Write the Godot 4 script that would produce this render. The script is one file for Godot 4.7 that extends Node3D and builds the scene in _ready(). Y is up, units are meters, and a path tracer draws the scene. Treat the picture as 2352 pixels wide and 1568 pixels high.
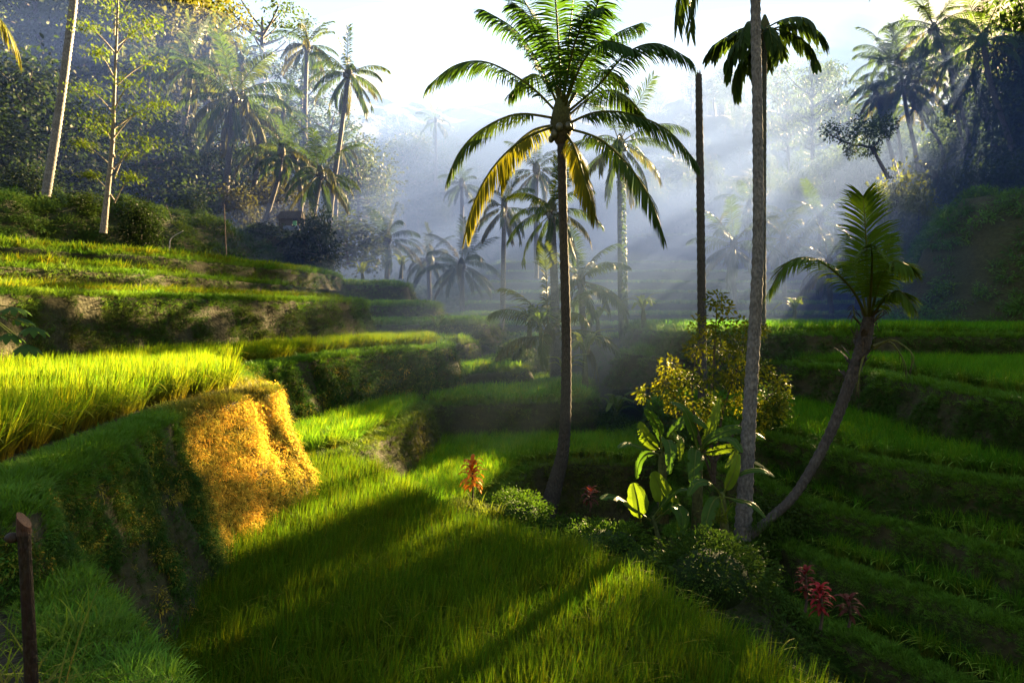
extends Node3D
# A terraced rice valley at sunrise. y is up, metres; the eye is at the origin, so heights are counted from eye level.

const F := 1700.0
const CX := 1176.0
const HY := 715.0
const SUN := Vector3(0.649, 0.376, -1.0)

var rng := RandomNumberGenerator.new()
var noise := FastNoiseLite.new()
var rough_noise := FastNoiseLite.new()
var M := {}
var terraces := []
var left_outline := PackedVector2Array()
var right_outline := PackedVector2Array()
var frond_kinds := {}
var tree_kinds := {}


class MB:
	var v := PackedVector3Array()
	var c := PackedColorArray()
	var ix := PackedInt32Array()

	func vert(p: Vector3, col: Color) -> int:
		v.append(p)
		c.append(col)
		return v.size() - 1

	func tri(a: int, b: int, d: int) -> void:
		ix.append(a)
		ix.append(b)
		ix.append(d)

	func quad(a: int, b: int, d: int, e: int) -> void:
		tri(a, b, d)
		tri(a, d, e)

	func blade(base: Vector3, dir: Vector3, length: float, width: float, side: Vector3, bend: Vector3, segs: int, c0: Color, c1: Color, belly := 0.35) -> void:
		var p := base
		var d := dir.normalized()
		var step := length / segs
		var w0 := side * width * 0.5
		var a := vert(p - w0 * 0.45, c0)
		var b := vert(p + w0 * 0.45, c0)
		for i in segs:
			d = (d + bend * (float(i + 1) / segs)).normalized()
			p += d * step
			var t := float(i + 1) / segs
			var col := c0.lerp(c1, t)
			if i == segs - 1:
				tri(a, b, vert(p, col))
			else:
				var k := (1.0 - pow(absf(t - belly) / maxf(belly, 1.0 - belly), 1.7) * 0.75)
				var e := vert(p + w0 * k, col)
				var f := vert(p - w0 * k, col)
				quad(a, b, e, f)
				a = f
				b = e

	func tube(pts: PackedVector3Array, radii: PackedFloat32Array, sides: int, c0: Color, c1: Color, mottled := 0.0, r: RandomNumberGenerator = null) -> void:
		var n := pts.size()
		var first := v.size()
		var ref := Vector3(0.31, 0.17, 0.94).normalized()
		for i in n:
			var t := (pts[mini(i + 1, n - 1)] - pts[maxi(i - 1, 0)]).normalized()
			var x := t.cross(ref).normalized()
			var y := t.cross(x).normalized()
			var ring := 1.0 + (r.randf_range(-mottled, mottled) if r else 0.0)
			for s in sides:
				var a := TAU * s / sides
				var k := ring * (1.0 + (r.randf_range(-mottled, mottled) * 0.7 if r else 0.0))
				var cc := c0.lerp(c1, float(i) / maxi(n - 1, 1)) * k
				cc.a = 1.0
				vert(pts[i] + (x * cos(a) + y * sin(a)) * radii[i], cc)
		for i in n - 1:
			for s in sides:
				var s2 := (s + 1) % sides
				quad(first + i * sides + s, first + i * sides + s2, first + (i + 1) * sides + s2, first + (i + 1) * sides + s)
		var top := vert(pts[n - 1], c1)
		for s in sides:
			tri(first + (n - 1) * sides + s, first + (n - 1) * sides + (s + 1) % sides, top)

	func ball(at: Vector3, r: Vector3, col: Color, rings := 5, sides := 8) -> void:
		var first := v.size()
		for i in rings + 1:
			var up := PI * i / rings
			for s in sides:
				var a := TAU * s / sides
				vert(at + Vector3(sin(up) * cos(a), cos(up), sin(up) * sin(a)) * r, col)
		for i in rings:
			for s in sides:
				var s2 := (s + 1) % sides
				quad(first + i * sides + s, first + (i + 1) * sides + s, first + (i + 1) * sides + s2, first + i * sides + s2)

	func box(at: Vector3, half: Vector3, col: Color, turn := 0.0) -> void:
		var bas := Basis(Vector3.UP, turn)
		for f in 6:
			var nrm := Vector3.ZERO
			nrm[f % 3] = 1.0 if f < 3 else -1.0
			var ax := Vector3.ZERO
			ax[(f + 1) % 3] = 1.0
			var ay := nrm.cross(ax)
			var q := []
			for k in [[-1, -1], [-1, 1], [1, 1], [1, -1]]:
				q.append(vert(at + bas * ((nrm + ax * k[0] + ay * k[1]) * half), col))
			quad(q[0], q[1], q[2], q[3])

	func mesh(smooth := false) -> ArrayMesh:
		var arr := []
		arr.resize(Mesh.ARRAY_MAX)
		arr[Mesh.ARRAY_VERTEX] = v
		arr[Mesh.ARRAY_COLOR] = c
		arr[Mesh.ARRAY_INDEX] = ix
		if smooth:
			var nm := PackedVector3Array()
			nm.resize(v.size())
			for k in range(0, ix.size(), 3):
				var a := v[ix[k]]
				var fn := (v[ix[k + 2]] - a).cross(v[ix[k + 1]] - a)
				nm[ix[k]] += fn
				nm[ix[k + 1]] += fn
				nm[ix[k + 2]] += fn
			for k in nm.size():
				nm[k] = nm[k].normalized() if nm[k].length_squared() > 1e-16 else Vector3.UP
			arr[Mesh.ARRAY_NORMAL] = nm
		var m := ArrayMesh.new()
		m.add_surface_from_arrays(Mesh.PRIMITIVE_TRIANGLES, arr)
		return m


# ---------- small helpers ----------
func at(px: float, py: float, d: float) -> Vector3:
	return Vector3((px - CX) / F * d, (HY - py) / F * d, -d)


func rnd(a: float, b: float) -> float:
	return rng.randf_range(a, b)


func col(r: float, g: float, b: float) -> Color:
	return Color(r, g, b)


func jitter(c: Color, k: float) -> Color:
	var f := rnd(1.0 - k, 1.0 + k)
	return Color(c.r * f * rnd(1.0 - k * 0.5, 1.0 + k * 0.5), c.g * f, c.b * f)


func leafy(roughness: float, through: float, tint := Color(1, 1, 1), shine := 0.5, dark := 0.65) -> StandardMaterial3D:
	var m := StandardMaterial3D.new()
	m.albedo_color = Color(dark, dark, dark).linear_to_srgb()
	m.vertex_color_use_as_albedo = true
	m.roughness = roughness
	m.metallic_specular = shine
	m.cull_mode = BaseMaterial3D.CULL_DISABLED
	if through > 0.0:
		m.backlight_enabled = true
		m.backlight = (tint * through).linear_to_srgb()
	return m


func grain(freq: float, octaves: int, c0: Color, c1: Color, sd: int, normal := false) -> NoiseTexture2D:
	var n := FastNoiseLite.new()
	n.seed = sd
	n.frequency = freq
	n.fractal_octaves = octaves
	var t := NoiseTexture2D.new()
	t.width = 512
	t.height = 512
	t.seamless = true
	t.noise = n
	if normal:
		t.as_normal_map = true
		t.bump_strength = 6.0
	else:
		var g := Gradient.new()
		g.set_color(0, c0)
		g.set_color(1, c1)
		t.color_ramp = g
	return t


func textured(roughness: float, scale: Vector3, c0: Color, c1: Color, sd: int, freq := 0.02, bump := 1.0, world := false) -> StandardMaterial3D:
	var m := StandardMaterial3D.new()
	m.vertex_color_use_as_albedo = true
	m.roughness = roughness
	m.metallic_specular = 0.3
	m.albedo_texture = grain(freq, 5, c0, c1, sd)
	m.normal_enabled = true
	m.normal_scale = bump
	m.normal_texture = grain(freq * 1.7, 5, c0, c1, sd + 7, true)
	m.uv1_triplanar = true
	m.uv1_world_triplanar = world
	m.uv1_scale = scale
	return m


func thing(called: String, label: String, category: String, where := Vector3.ZERO, group := "", kind := "") -> Node3D:
	var o := Node3D.new()
	o.name = called
	tag(o, label, category, group, kind)
	o.position = where
	add_child(o, true)
	return o


func tag(o: Node3D, label: String, category: String, group := "", kind := "") -> void:
	o.set_meta("label", label)
	o.set_meta("category", category)
	if group:
		o.set_meta("group", group)
	if kind:
		o.set_meta("kind", kind)


func part(called: String, mesh: Mesh, material: Material, parent: Node3D, where := Transform3D()) -> MeshInstance3D:
	var o := MeshInstance3D.new()
	o.name = called
	o.mesh = mesh
	o.material_override = material
	o.transform = where
	parent.add_child(o, true)
	return o


func scatter(called: String, mesh: Mesh, material: Material, where: Array, tints: PackedColorArray, parent: Node3D) -> MultiMeshInstance3D:
	var mm := MultiMesh.new()
	mm.transform_format = MultiMesh.TRANSFORM_3D
	mm.use_colors = true
	mm.mesh = mesh
	mm.instance_count = where.size()
	for i in where.size():
		mm.set_instance_transform(i, where[i])
		mm.set_instance_color(i, tints[i])
	var o := MultiMeshInstance3D.new()
	o.name = called
	o.multimesh = mm
	o.material_override = material
	o.set_meta("kind", "stuff")
	parent.add_child(o, true)
	return o


func curve(pts: Array, n: int) -> PackedVector3Array:
	var out := PackedVector3Array()
	var m := pts.size() - 1
	for i in n + 1:
		var t := float(i) / n * m
		var k := mini(int(t), m - 1)
		var p0: Vector3 = pts[maxi(k - 1, 0)]
		var p1: Vector3 = pts[k]
		var p2: Vector3 = pts[k + 1]
		var p3: Vector3 = pts[mini(k + 2, m)]
		out.append(p1.cubic_interpolate(p2, p0, p3, t - k))
	return out


func along(vals: Array, n: int) -> PackedFloat32Array:
	var out := PackedFloat32Array()
	var m := vals.size() - 1
	for i in n + 1:
		var t := float(i) / n * m
		var k := mini(int(t), m - 1)
		out.append(lerpf(vals[k], vals[k + 1], t - k))
	return out


func inside_depth(poly: PackedVector2Array, p: Vector2) -> float:
	var best := 1e9
	for i in poly.size():
		var q := Geometry2D.get_closest_point_to_segment(p, poly[i], poly[(i + 1) % poly.size()])
		best = minf(best, q.distance_squared_to(p))
	best = sqrt(best)
	return best if Geometry2D.is_point_in_polygon(p, poly) else -best


func in_sight(p: Vector3, margin := 0.2) -> bool:
	var d := -p.z
	if d < 1.2:
		return false
	var x := (p.x / d * F + CX) / 2352.0
	var y := (HY - p.y / d * F) / 1568.0
	return x > -margin and x < 1.0 + margin and y < 1.0 + margin * 1.5


# ---------- heights of the land (x to the right, d ahead) ----------
func floor_height(x: float, d: float) -> float:
	var h := -6.2
	h += 2.4 * smoothstep(21.0, 31.0, d) + 2.2 * smoothstep(30.0, 39.0, d)
	h += maxf(0.0, d - 40.0) * 0.15 + maxf(0.0, d - 105.0) * 0.22
	h += 0.7 * noise.get_noise_2d(x * 1.3, d * 1.3) + smoothstep(60.0, 90.0, d) * 5.0 * noise.get_noise_2d(x * 0.25 + 80.0, d * 0.25)
	# the knoll on which the banana plants stand
	h += 2.1 * exp(-(pow(x - 3.6, 2.0) / 2.2 + pow(d - 13.4, 2.0) / 4.5))
	h += 0.9 * exp(-(pow(x - 1.2, 2.0) / 1.5 + pow(d - 16.0, 2.0) / 5.0)) * 0.8
	h += 1.9 * exp(-(pow(x - 0.2, 2.0) / 1.1 + pow(d - 14.2, 2.0) / 2.2))
	# the sides of the valley far off, and an added slope behind the eye
	h += smoothstep(24.0, 75.0, -x) * 17.0 * smoothstep(45.0, 95.0, d)
	h += smoothstep(6.0, 45.0, -d) * 16.0  # unseen slope added behind the eye to hold back sky light
	return h


func left_height(x: float, d: float) -> float:
	var s := inside_depth(left_outline, Vector2(x, d))
	var n := noise.get_noise_2d(x * 2.2, d * 2.2) * 0.9 + rough_noise.get_noise_2d(x * 3.0, d * 3.0) * 0.35
	if s < 0.0:
		return 1.0 + maxf(s * 3.0, -9.0)
	var steep := lerpf(3.0, 6.5, smoothstep(36.0, 22.0, d))
	return 1.0 + 2.7 * smoothstep(0.0, steep, s) + n * smoothstep(0.0, 2.0, s) + 0.22 * maxf(0.0, s - 5.0)


func right_height(x: float, d: float) -> float:
	var s := inside_depth(right_outline, Vector2(x, d))
	var n := noise.get_noise_2d(x * 2.0 + 31.0, d * 2.0) * 0.9 + rough_noise.get_noise_2d(x * 3.0, d * 3.0 + 9.0) * 0.3
	if s < 0.0:
		return -0.8 + maxf(s * 3.0, -9.0)
	return -0.8 + 5.6 * smoothstep(-0.5, 4.5, s) + n * smoothstep(0.0, 2.0, s) + 0.24 * maxf(0.0, s - 5.0)


func ground(x: float, d: float) -> float:
	var h := floor_height(x, d)
	if Geometry2D.is_point_in_polygon(Vector2(x, d), left_outline):
		h = maxf(h, left_height(x, d))
	if Geometry2D.is_point_in_polygon(Vector2(x, d), right_outline):
		h = maxf(h, right_height(x, d))
	for t in terraces:
		if t.level > h and Geometry2D.is_point_in_polygon(Vector2(x, d), t.line):
			h = t.level
	return h


# ---------- terraces ----------
func round_off(pts: Array, step: float) -> PackedVector2Array:
	# a closed outline through the given (x, d) corners, smoothed and cut into even steps
	var fine := PackedVector2Array()
	var m := pts.size()
	for k in m:
		var p0: Vector2 = pts[(k + m - 1) % m]
		var p1: Vector2 = pts[k]
		var p2: Vector2 = pts[(k + 1) % m]
		var p3: Vector2 = pts[(k + 2) % m]
		var l := p1.distance_to(p2)
		var soft := clampf(3.0 / maxf(l, 0.1), 0.0, 1.0)
		var n := maxi(1, int(l / step))
		for i in n:
			var t := float(i) / n
			var bent := p1.cubic_interpolate(p2, p0, p3, t)
			fine.append(p1.lerp(p2, t).lerp(bent, soft))
	if Geometry2D.is_polygon_clockwise(fine):
		fine.reverse()
	return fine


func plan_terrace(called: String, label: String, level: float, drop: float, batter: float, pts: Array, rice: Dictionary, step := 0.3, cover := 1.0, straw := 0.4) -> void:
	var t := {"called": called, "label": label, "level": level, "drop": drop, "batter": batter, "line": round_off(pts, step), "rice": rice, "step": step, "cover": cover, "straw": straw}
	terraces.append(t)


func buried(p: Vector3, me: Dictionary, slack := 0.15) -> bool:
	var q := Vector2(p.x, -p.z)
	for t in terraces:
		if t != me and t.level > me.level + 0.05 and p.y < t.level + slack and Geometry2D.is_point_in_polygon(q, t.line):
			return true
	if p.y < left_height_if(q) or p.y < right_height_if(q):
		return true
	return p.y < floor_height(q.x, q.y)


func left_height_if(q: Vector2) -> float:
	return left_height(q.x, q.y) if Geometry2D.is_point_in_polygon(q, left_outline) else -99.0


func right_height_if(q: Vector2) -> float:
	return right_height(q.x, q.y) if Geometry2D.is_point_in_polygon(q, right_outline) else -99.0


func build_terrace(t: Dictionary) -> void:
	var line: PackedVector2Array = t.line
	var n := line.size()
	var root := thing("rice_terrace", t.label, "rice terrace", Vector3.ZERO, "", "structure")
	var mb := MB.new()
	var rows := maxi(4, int(t.drop / maxf(t.step * 0.9, 0.22))) + 3
	var grid := []
	var outs := PackedVector2Array()
	for i in n:
		var tan_ := (line[(i + 2) % n] - line[(i + n - 2) % n]).normalized()
		outs.append(Vector2(tan_.y, -tan_.x))
	var inner := PackedVector2Array()
	for i in n:
		var ring := []
		for r in rows + 1:
			var h: float = t.level
			var off := 0.0
			var k := 0.0
			if r == 0:
				off = -0.45
				h -= 0.03
			elif r == 1:
				off = -0.14
			else:
				k = float(r - 2) / (rows - 2)
				h -= 0.06 + k * (t.drop - 0.06)
				off = 0.04 + t.batter * pow(k, 1.25)
			var q := line[i] + outs[i] * off
			if r == 0:
				inner.append(q)
			var wear := smoothstep(0.0, 0.25, k) * 0.8 + 0.2
			if r >= 1:
				var lump := noise.get_noise_3d(q.x * 7.0, h * 1.4, q.y * 7.0) * 0.22 + rough_noise.get_noise_3d(q.x * 4.0, h * 1.2, q.y * 4.0) * 0.10
				q += outs[i] * lump * wear
				h += rough_noise.get_noise_2d(q.x * 3.0, q.y * 3.0) * 0.05
			ring.append(Vector3(q.x, h, -q.y))
		grid.append(ring)
	for i in n:
		for r in rows + 1:
			var p: Vector3 = grid[i][r]
			var a := 0.5 + 0.5 * noise.get_noise_3d(p.x * 9.0, p.y * 3.0, p.z * 9.0)
			var e := col(0.022, 0.024, 0.010).lerp(col(0.062, 0.055, 0.022), a)
			if r <= 1:
				e = e.lerp(col(0.05, 0.085, 0.014), 0.7)
			mb.vert(p, e)
	for i in n:
		var j := (i + 1) % n
		for r in rows:
			mb.quad(i * (rows + 1) + r, i * (rows + 1) + r + 1, j * (rows + 1) + r + 1, j * (rows + 1) + r)
	part("bank", mb.mesh(true), M.earth, root)
	var top := MB.new()
	inner = PackedVector2Array()
	for c in Geometry2D.offset_polygon(line, -0.34):
		if c.size() > inner.size():
			inner = c
	for q in inner:
		top.vert(Vector3(q.x, t.level - 0.036, -q.y), col(0.028, 0.024, 0.013))
	var cut := Geometry2D.triangulate_polygon(inner)
	if cut.size() == 0:
		print("no top for ", t.label)
	for k in range(0, cut.size(), 3):
		top.tri(cut[k], cut[k + 2], cut[k + 1])
	part("soil", top.mesh(), M.earth, root)
	# turf on the rim and herbs on the face of the bank
	var turf: Array = []
	var turf_tint := PackedColorArray()
	var herb: Array = []
	var herb_tint := PackedColorArray()
	for i in n:
		var j := (i + 1) % n
		var mid: Vector3 = grid[i][2]
		if not in_sight(mid, 0.3):
			continue
		var dist := mid.length()
		var size := clampf(dist / 15.0, 0.6, 2.6)
		for r in rows:
			var a: Vector3 = grid[i][r]
			var b: Vector3 = grid[j][r]
			var c: Vector3 = grid[i][r + 1]
			var d: Vector3 = grid[j][r + 1]
			var area := (b - a).cross(c - a).length()
			var nrm := (c - a).cross(b - a).normalized()
			if nrm.y < -0.2:
				nrm = -nrm
			var many: float = area * t.cover * (115.0 if r < 2 else 150.0) / (size * size)
			var count := int(many) + (1 if rng.randf() < many - int(many) else 0)
			for k in count:
				var p: Vector3 = a.lerp(b, rng.randf()).lerp(c.lerp(d, rng.randf()), rng.randf())
				if buried(p + Vector3(0, 0.02, 0), t):
					continue
				var up := (Vector3.UP * 1.0 + nrm * (0.15 if r < 2 else rnd(0.5, 1.6)) + Vector3(rnd(-0.2, 0.2), 0, rnd(-0.2, 0.2))).normalized()
				var bas := Basis(Quaternion(Vector3.UP, up)) * Basis(Vector3.UP, rnd(0, TAU))
				if r >= 2 and noise.get_noise_3d(p.x * 9.0, p.y * 3.5 + 70.0, p.z * 9.0) < -0.16 and rng.randf() < 0.85:
					continue
				var patch := 0.5 + 0.5 * noise.get_noise_3d(p.x * 5.0 + 40.0, p.y * 3.0, p.z * 5.0)
				var k0 := float(r - 2) / rows
				var dry: float = t.straw
				if t.has("sun_gold_from"):
					dry *= 0.05 + 0.95 * smoothstep(t.sun_gold_from - 0.5, t.sun_gold_from + 0.3, -p.z) * smoothstep(14.6, 13.4, -p.z)  # gold kept to the sunlit face: sunlight put into the herb colour
				if r < 2 or rng.randf() < 0.5 * (1.0 - k0) * (1.3 - 0.7 * dry) or rng.randf() < 0.25 * (1.0 - dry):
					var s := rnd(0.6, 1.25) * lerpf(1.0, size, 0.8) * (1.0 if r < 2 else 0.75)
					turf.append(Transform3D(bas.scaled(Vector3(s, s * rnd(0.7, 1.2), s)), p))
					turf_tint.append(jitter((col(0.085, 0.19, 0.018) if r < 3 else col(0.035, 0.085, 0.012)).lerp(col(0.18, 0.16, 0.03), clampf(patch * dry * 1.4 + k0 * 0.5 * dry - 0.1, 0, 1)), 0.25))  # rim turf lighter, face turf darker: light on the rims put into colour
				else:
					var s2 := rnd(0.45, 1.05) * size * (1.75 if t.has("sun_gold_from") else 1.0)
					if t.has("sun_gold_from") and rng.randf() < 0.45:
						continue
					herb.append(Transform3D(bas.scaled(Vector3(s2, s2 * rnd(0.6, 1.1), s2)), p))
					herb_tint.append(jitter(col(0.032, 0.080, 0.014).lerp(t.sun_gold_tint if t.has("sun_gold_tint") else col(0.17, 0.15, 0.045), clampf(patch * dry * 1.3 + rnd(-0.35, 0.25), 0, 1)), 0.5 if t.has("sun_gold_from") else 0.3))
	if turf.size():
		scatter("rim_grass", M.turf_shape, M.grass, turf, turf_tint, root)
	if herb.size():
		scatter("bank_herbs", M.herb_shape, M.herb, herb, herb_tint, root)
	plant_rice(t, inner)


func plant_rice(t: Dictionary, inner: PackedVector2Array) -> void:
	var rice: Dictionary = t.rice
	if rice.is_empty():
		return
	var lod: int = rice.lod
	var inset: float = rice.get("inset", 0.12)
	var plots := Geometry2D.offset_polygon(inner, -inset)
	var gap: float = [0.122, 0.17, 0.38, 0.75][lod]
	var where: Array = []
	var tint := PackedColorArray()
	var tall: float = rice.tall
	var shade: Color = rice.get("tint", col(1, 1, 1))
	for plot in plots:
		if Geometry2D.is_polygon_clockwise(plot):
			continue
		var lo := Vector2(1e9, 1e9)
		var hi := Vector2(-1e9, -1e9)
		for q in plot:
			lo = lo.min(q)
			hi = hi.max(q)
		hi.y = minf(hi.y, rice.get("far", 200.0))
		var x := lo.x
		while x < hi.x:
			var d := lo.y
			while d < hi.y:
				var q := Vector2(x + rnd(-0.5, 0.5) * gap, d + rnd(-0.5, 0.5) * gap)
				d += gap
				var p := Vector3(q.x, t.level - 0.04, -q.y)
				if not in_sight(p, 0.28) or not Geometry2D.is_point_in_polygon(q, plot):
					continue
				if buried(p + Vector3(0, 0.08, 0), t, 0.5):
					continue
				var wave := noise.get_noise_2d(q.x * 4.0, q.y * 4.0)
				var fine := rough_noise.get_noise_2d(q.x * 5.0, q.y * 5.0)
				var s := tall * (1.0 + wave * 0.14 + fine * 0.16 + rnd(-0.14, 0.14))
				var lean := Basis(Vector3(1, 0, 0), rnd(-0.12, 0.12)) * Basis(Vector3(0, 0, 1), rnd(-0.12, 0.12) - 0.05)
				where.append(Transform3D((lean * Basis(Vector3.UP, rnd(0, TAU))).scaled(Vector3(1, s, 1)), p))
				var k := clampf(0.5 + fine * 0.8 + rnd(-0.25, 0.25), 0, 1)
				var c := col(0.72, 1.0, 0.9).lerp(col(1.12, 1.08, 0.85), k)
				tint.append(jitter(Color(c.r * shade.r, c.g * shade.g, c.b * shade.b), 0.3))
			x += gap
	if where.size():
		var o := scatter("rice_crop", M.rice_shapes[lod], M.rice, where, tint, self)
		tag(o, rice.label, "rice crop", "", "stuff")


func rice_patch(radius: float, hills: int, blades: int, width: float, segs: int, ears: int, sd: int) -> ArrayMesh:
	# rice plants of height 1, in tufts as they are set out, scaled where they are planted
	rng.seed = sd
	var mb := MB.new()
	for h in hills:
		var ha := rnd(0, TAU)
		var hr := radius * sqrt(rng.randf()) if hills > 1 else 0.0
		var centre := Vector3(cos(ha) * hr, 0, sin(ha) * hr)
		var grown := rnd(0.85, 1.12) if hills > 1 else 1.0
		for i in blades:
			var b := rnd(0, TAU)
			var out := Vector3(cos(b), 0, sin(b))
			var base := centre + out * rnd(0.0, 0.045)
			var side := out.cross(Vector3.UP).rotated(Vector3.UP, rnd(-0.9, 0.9))
			var dir := (Vector3.UP + out * rnd(0.0, 0.2)).normalized()
			var g := rnd(0, 1)
			mb.blade(base, dir, rnd(0.68, 1.12) * grown, width * rnd(0.7, 1.25), side, (out * 0.5 + Vector3.DOWN * 0.35) * pow(rng.randf(), 3.0) * 0.7, segs, jitter(col(0.12, 0.085, 0.022), 0.3), jitter(col(0.030, 0.110, 0.009).lerp(col(0.125, 0.155, 0.009), g), 0.18), 0.45)
		for i in ears:
			var b := rnd(0, TAU)
			var out := Vector3(cos(b), 0, sin(b))
			mb.blade(centre + Vector3(0, 0.42, 0) + out * 0.05, (Vector3.UP + out * 0.2).normalized(), rnd(0.5, 0.7) * grown, width * 1.0, out.cross(Vector3.UP), (out * 0.9 + Vector3.DOWN * 0.85) * rnd(0.5, 0.95), segs + 2, col(0.10, 0.14, 0.015), jitter(col(0.20, 0.18, 0.03), 0.2), 0.75)
	return mb.mesh()


func turf_clump(sd: int) -> ArrayMesh:
	rng.seed = sd
	var mb := MB.new()
	for i in 26:
		var a := rnd(0, TAU)
		var r := 0.10 * sqrt(rng.randf())
		var b := a + rnd(-0.8, 0.8)
		var out := Vector3(cos(b), 0, sin(b))
		var dir := (Vector3.UP + out * rnd(0.1, 0.8)).normalized()
		mb.blade(Vector3(cos(a) * r, -0.01, sin(a) * r), dir, rnd(0.07, 0.19), rnd(0.006, 0.011), out.cross(Vector3.UP), (out * 0.5 + Vector3.DOWN * 0.6) * rnd(0.2, 1.0), 3, jitter(col(0.8, 0.75, 0.7), 0.15), jitter(col(1.1, 1.1, 1.0), 0.2), 0.4)
	return mb.mesh()


func herb_clump(sd: int) -> ArrayMesh:
	rng.seed = sd
	var mb := MB.new()
	for i in 34:
		var dir := Vector3(rnd(-1, 1), rnd(-0.35, 1), rnd(-1, 1)).normalized()
		var p := dir * rnd(0.03, 0.12)
		var side := dir.cross(Vector3(rnd(-1, 1), rnd(-1, 1), rnd(-1, 1))).normalized()
		mb.blade(p, (dir + Vector3.DOWN * rnd(-0.2, 0.9)).normalized(), rnd(0.022, 0.055), rnd(0.012, 0.024), side, Vector3.DOWN * 0.5, 2, jitter(col(0.85, 0.85, 0.85), 0.2), jitter(col(1.05, 1.05, 1.0), 0.25), 0.5)
	for i in 10:
		var b := rnd(0, TAU)
		var out := Vector3(cos(b), rnd(-0.2, 0.5), sin(b)).normalized()
		mb.blade(out * 0.03, (out + Vector3.UP * rnd(-0.3, 0.9)).normalized(), rnd(0.10, 0.2), 0.005, out.cross(Vector3.UP).normalized(), Vector3.DOWN * rnd(0.3, 1.0), 3, col(1.0, 0.9, 0.8), col(1.15, 1.0, 0.8), 0.4)
	return mb.mesh()


func scrub_clump(sd: int) -> ArrayMesh:
	# a knee-high tangle of leaves and grass, about a metre across
	rng.seed = sd
	var mb := MB.new()
	for i in 46:
		var dir := Vector3(rnd(-1, 1), rnd(0.0, 1), rnd(-1, 1)).normalized()
		var p := dir * Vector3(0.5, 0.45, 0.5) * rnd(0.5, 1.0)
		var side := dir.cross(Vector3(rnd(-1, 1), rnd(-1, 1), rnd(-1, 1))).normalized()
		mb.blade(p, (dir + Vector3(rnd(-0.6, 0.6), rnd(-0.6, 0.4), rnd(-0.6, 0.6))).normalized(), rnd(0.10, 0.22), rnd(0.05, 0.10), side, Vector3.DOWN * 0.5, 2, jitter(col(0.8, 0.8, 0.8), 0.25), jitter(col(1.05, 1.05, 1.0), 0.3), 0.5)
	for i in 22:
		var b := rnd(0, TAU)
		var out := Vector3(cos(b), 0, sin(b))
		mb.blade(out * rnd(0, 0.4), (out * rnd(0.2, 0.8) + Vector3.UP).normalized(), rnd(0.4, 0.9), rnd(0.015, 0.03), out.cross(Vector3.UP), (out * 0.4 + Vector3.DOWN * 0.8) * rnd(0.4, 1.0), 4, col(0.85, 0.85, 0.8), col(1.2, 1.15, 0.9), 0.4)
	return mb.mesh()


func land(called: String, label: String, x0: float, x1: float, d0: float, d1: float, step: float, height: Callable, keep: PackedVector2Array, low: float) -> Node3D:
	var root := thing(called, label, "hillside" if called != "ground" else "ground", Vector3.ZERO, "", "structure")
	var mb := MB.new()
	var nx := int((x1 - x0) / step) + 1
	var nd := int((d1 - d0) / step) + 1
	var ok := PackedByteArray()
	for j in nd:
		for i in nx:
			var x := x0 + i * step
			var d := d0 + j * step
			var near := keep.is_empty() or inside_depth(keep, Vector2(x, d)) > -3.0
			ok.append(1 if near else 0)
			var h: float = height.call(x, d) if near else low
			var a := 0.5 + 0.5 * noise.get_noise_2d(x * 3.0, d * 3.0)
			var b := 0.5 + 0.5 * rough_noise.get_noise_2d(x * 2.0, d * 2.0)
			mb.vert(Vector3(x, h, -d), col(0.022, 0.032, 0.010).lerp(col(0.05, 0.055, 0.02), a).lerp(col(0.07, 0.052, 0.026), b * b * 0.6))
	for j in nd - 1:
		for i in nx - 1:
			var k := j * nx + i
			if ok[k] and ok[k + 1] and ok[k + nx] and ok[k + nx + 1]:
				mb.quad(k, k + nx, k + nx + 1, k + 1)
	part("soil", mb.mesh(true), M.earth, root)
	return root


func undergrowth(label: String, x0: float, x1: float, d0: float, d1: float, many: int, height: Callable, keep: PackedVector2Array, size: Vector2, c0: Color, c1: Color, clear := 0.0) -> void:
	var where: Array = []
	var tint := PackedColorArray()
	for i in many:
		var x := rnd(x0, x1)
		var d := rnd(d0, d1)
		if not keep.is_empty() and inside_depth(keep, Vector2(x, d)) < -0.6:
			continue
		var h: float = height.call(x, d)
		var p := Vector3(x, h - 0.05, -d)
		if not in_sight(p, 0.25) or p.y < floor_height(x, d) - 0.2:
			continue
		var hidden := false
		for t in terraces:
			if t.level > h - clear and Geometry2D.is_point_in_polygon(Vector2(x, d), t.line):
				hidden = true
		if hidden:
			continue
		var s := rnd(size.x, size.y) * (0.7 + 0.5 * (0.5 + 0.5 * noise.get_noise_2d(x * 3.0, d * 3.0)))
		var slope := Vector3(height.call(x - 0.4, d) - height.call(x + 0.4, d), 0.8, height.call(x, d - 0.4) * -1.0 + height.call(x, d + 0.4)).normalized()
		var up := (Vector3.UP + slope).normalized()
		where.append(Transform3D((Basis(Quaternion(Vector3.UP, up)) * Basis(Vector3.UP, rnd(0, TAU))).scaled(Vector3(s, s * rnd(0.7, 1.3), s)), p))
		tint.append(jitter(c0.lerp(c1, clampf(0.5 + noise.get_noise_2d(x * 2.0 + 9.0, d * 2.0) * 0.8 + rnd(-0.3, 0.3), 0, 1)), 0.25))
	if where.size():
		var o := scatter("undergrowth", M.scrub_shape, M.herb, where, tint, self)
		tag(o, label, "undergrowth", "", "stuff")


# ---------- palms ----------
var last_rib: ArrayMesh


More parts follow.
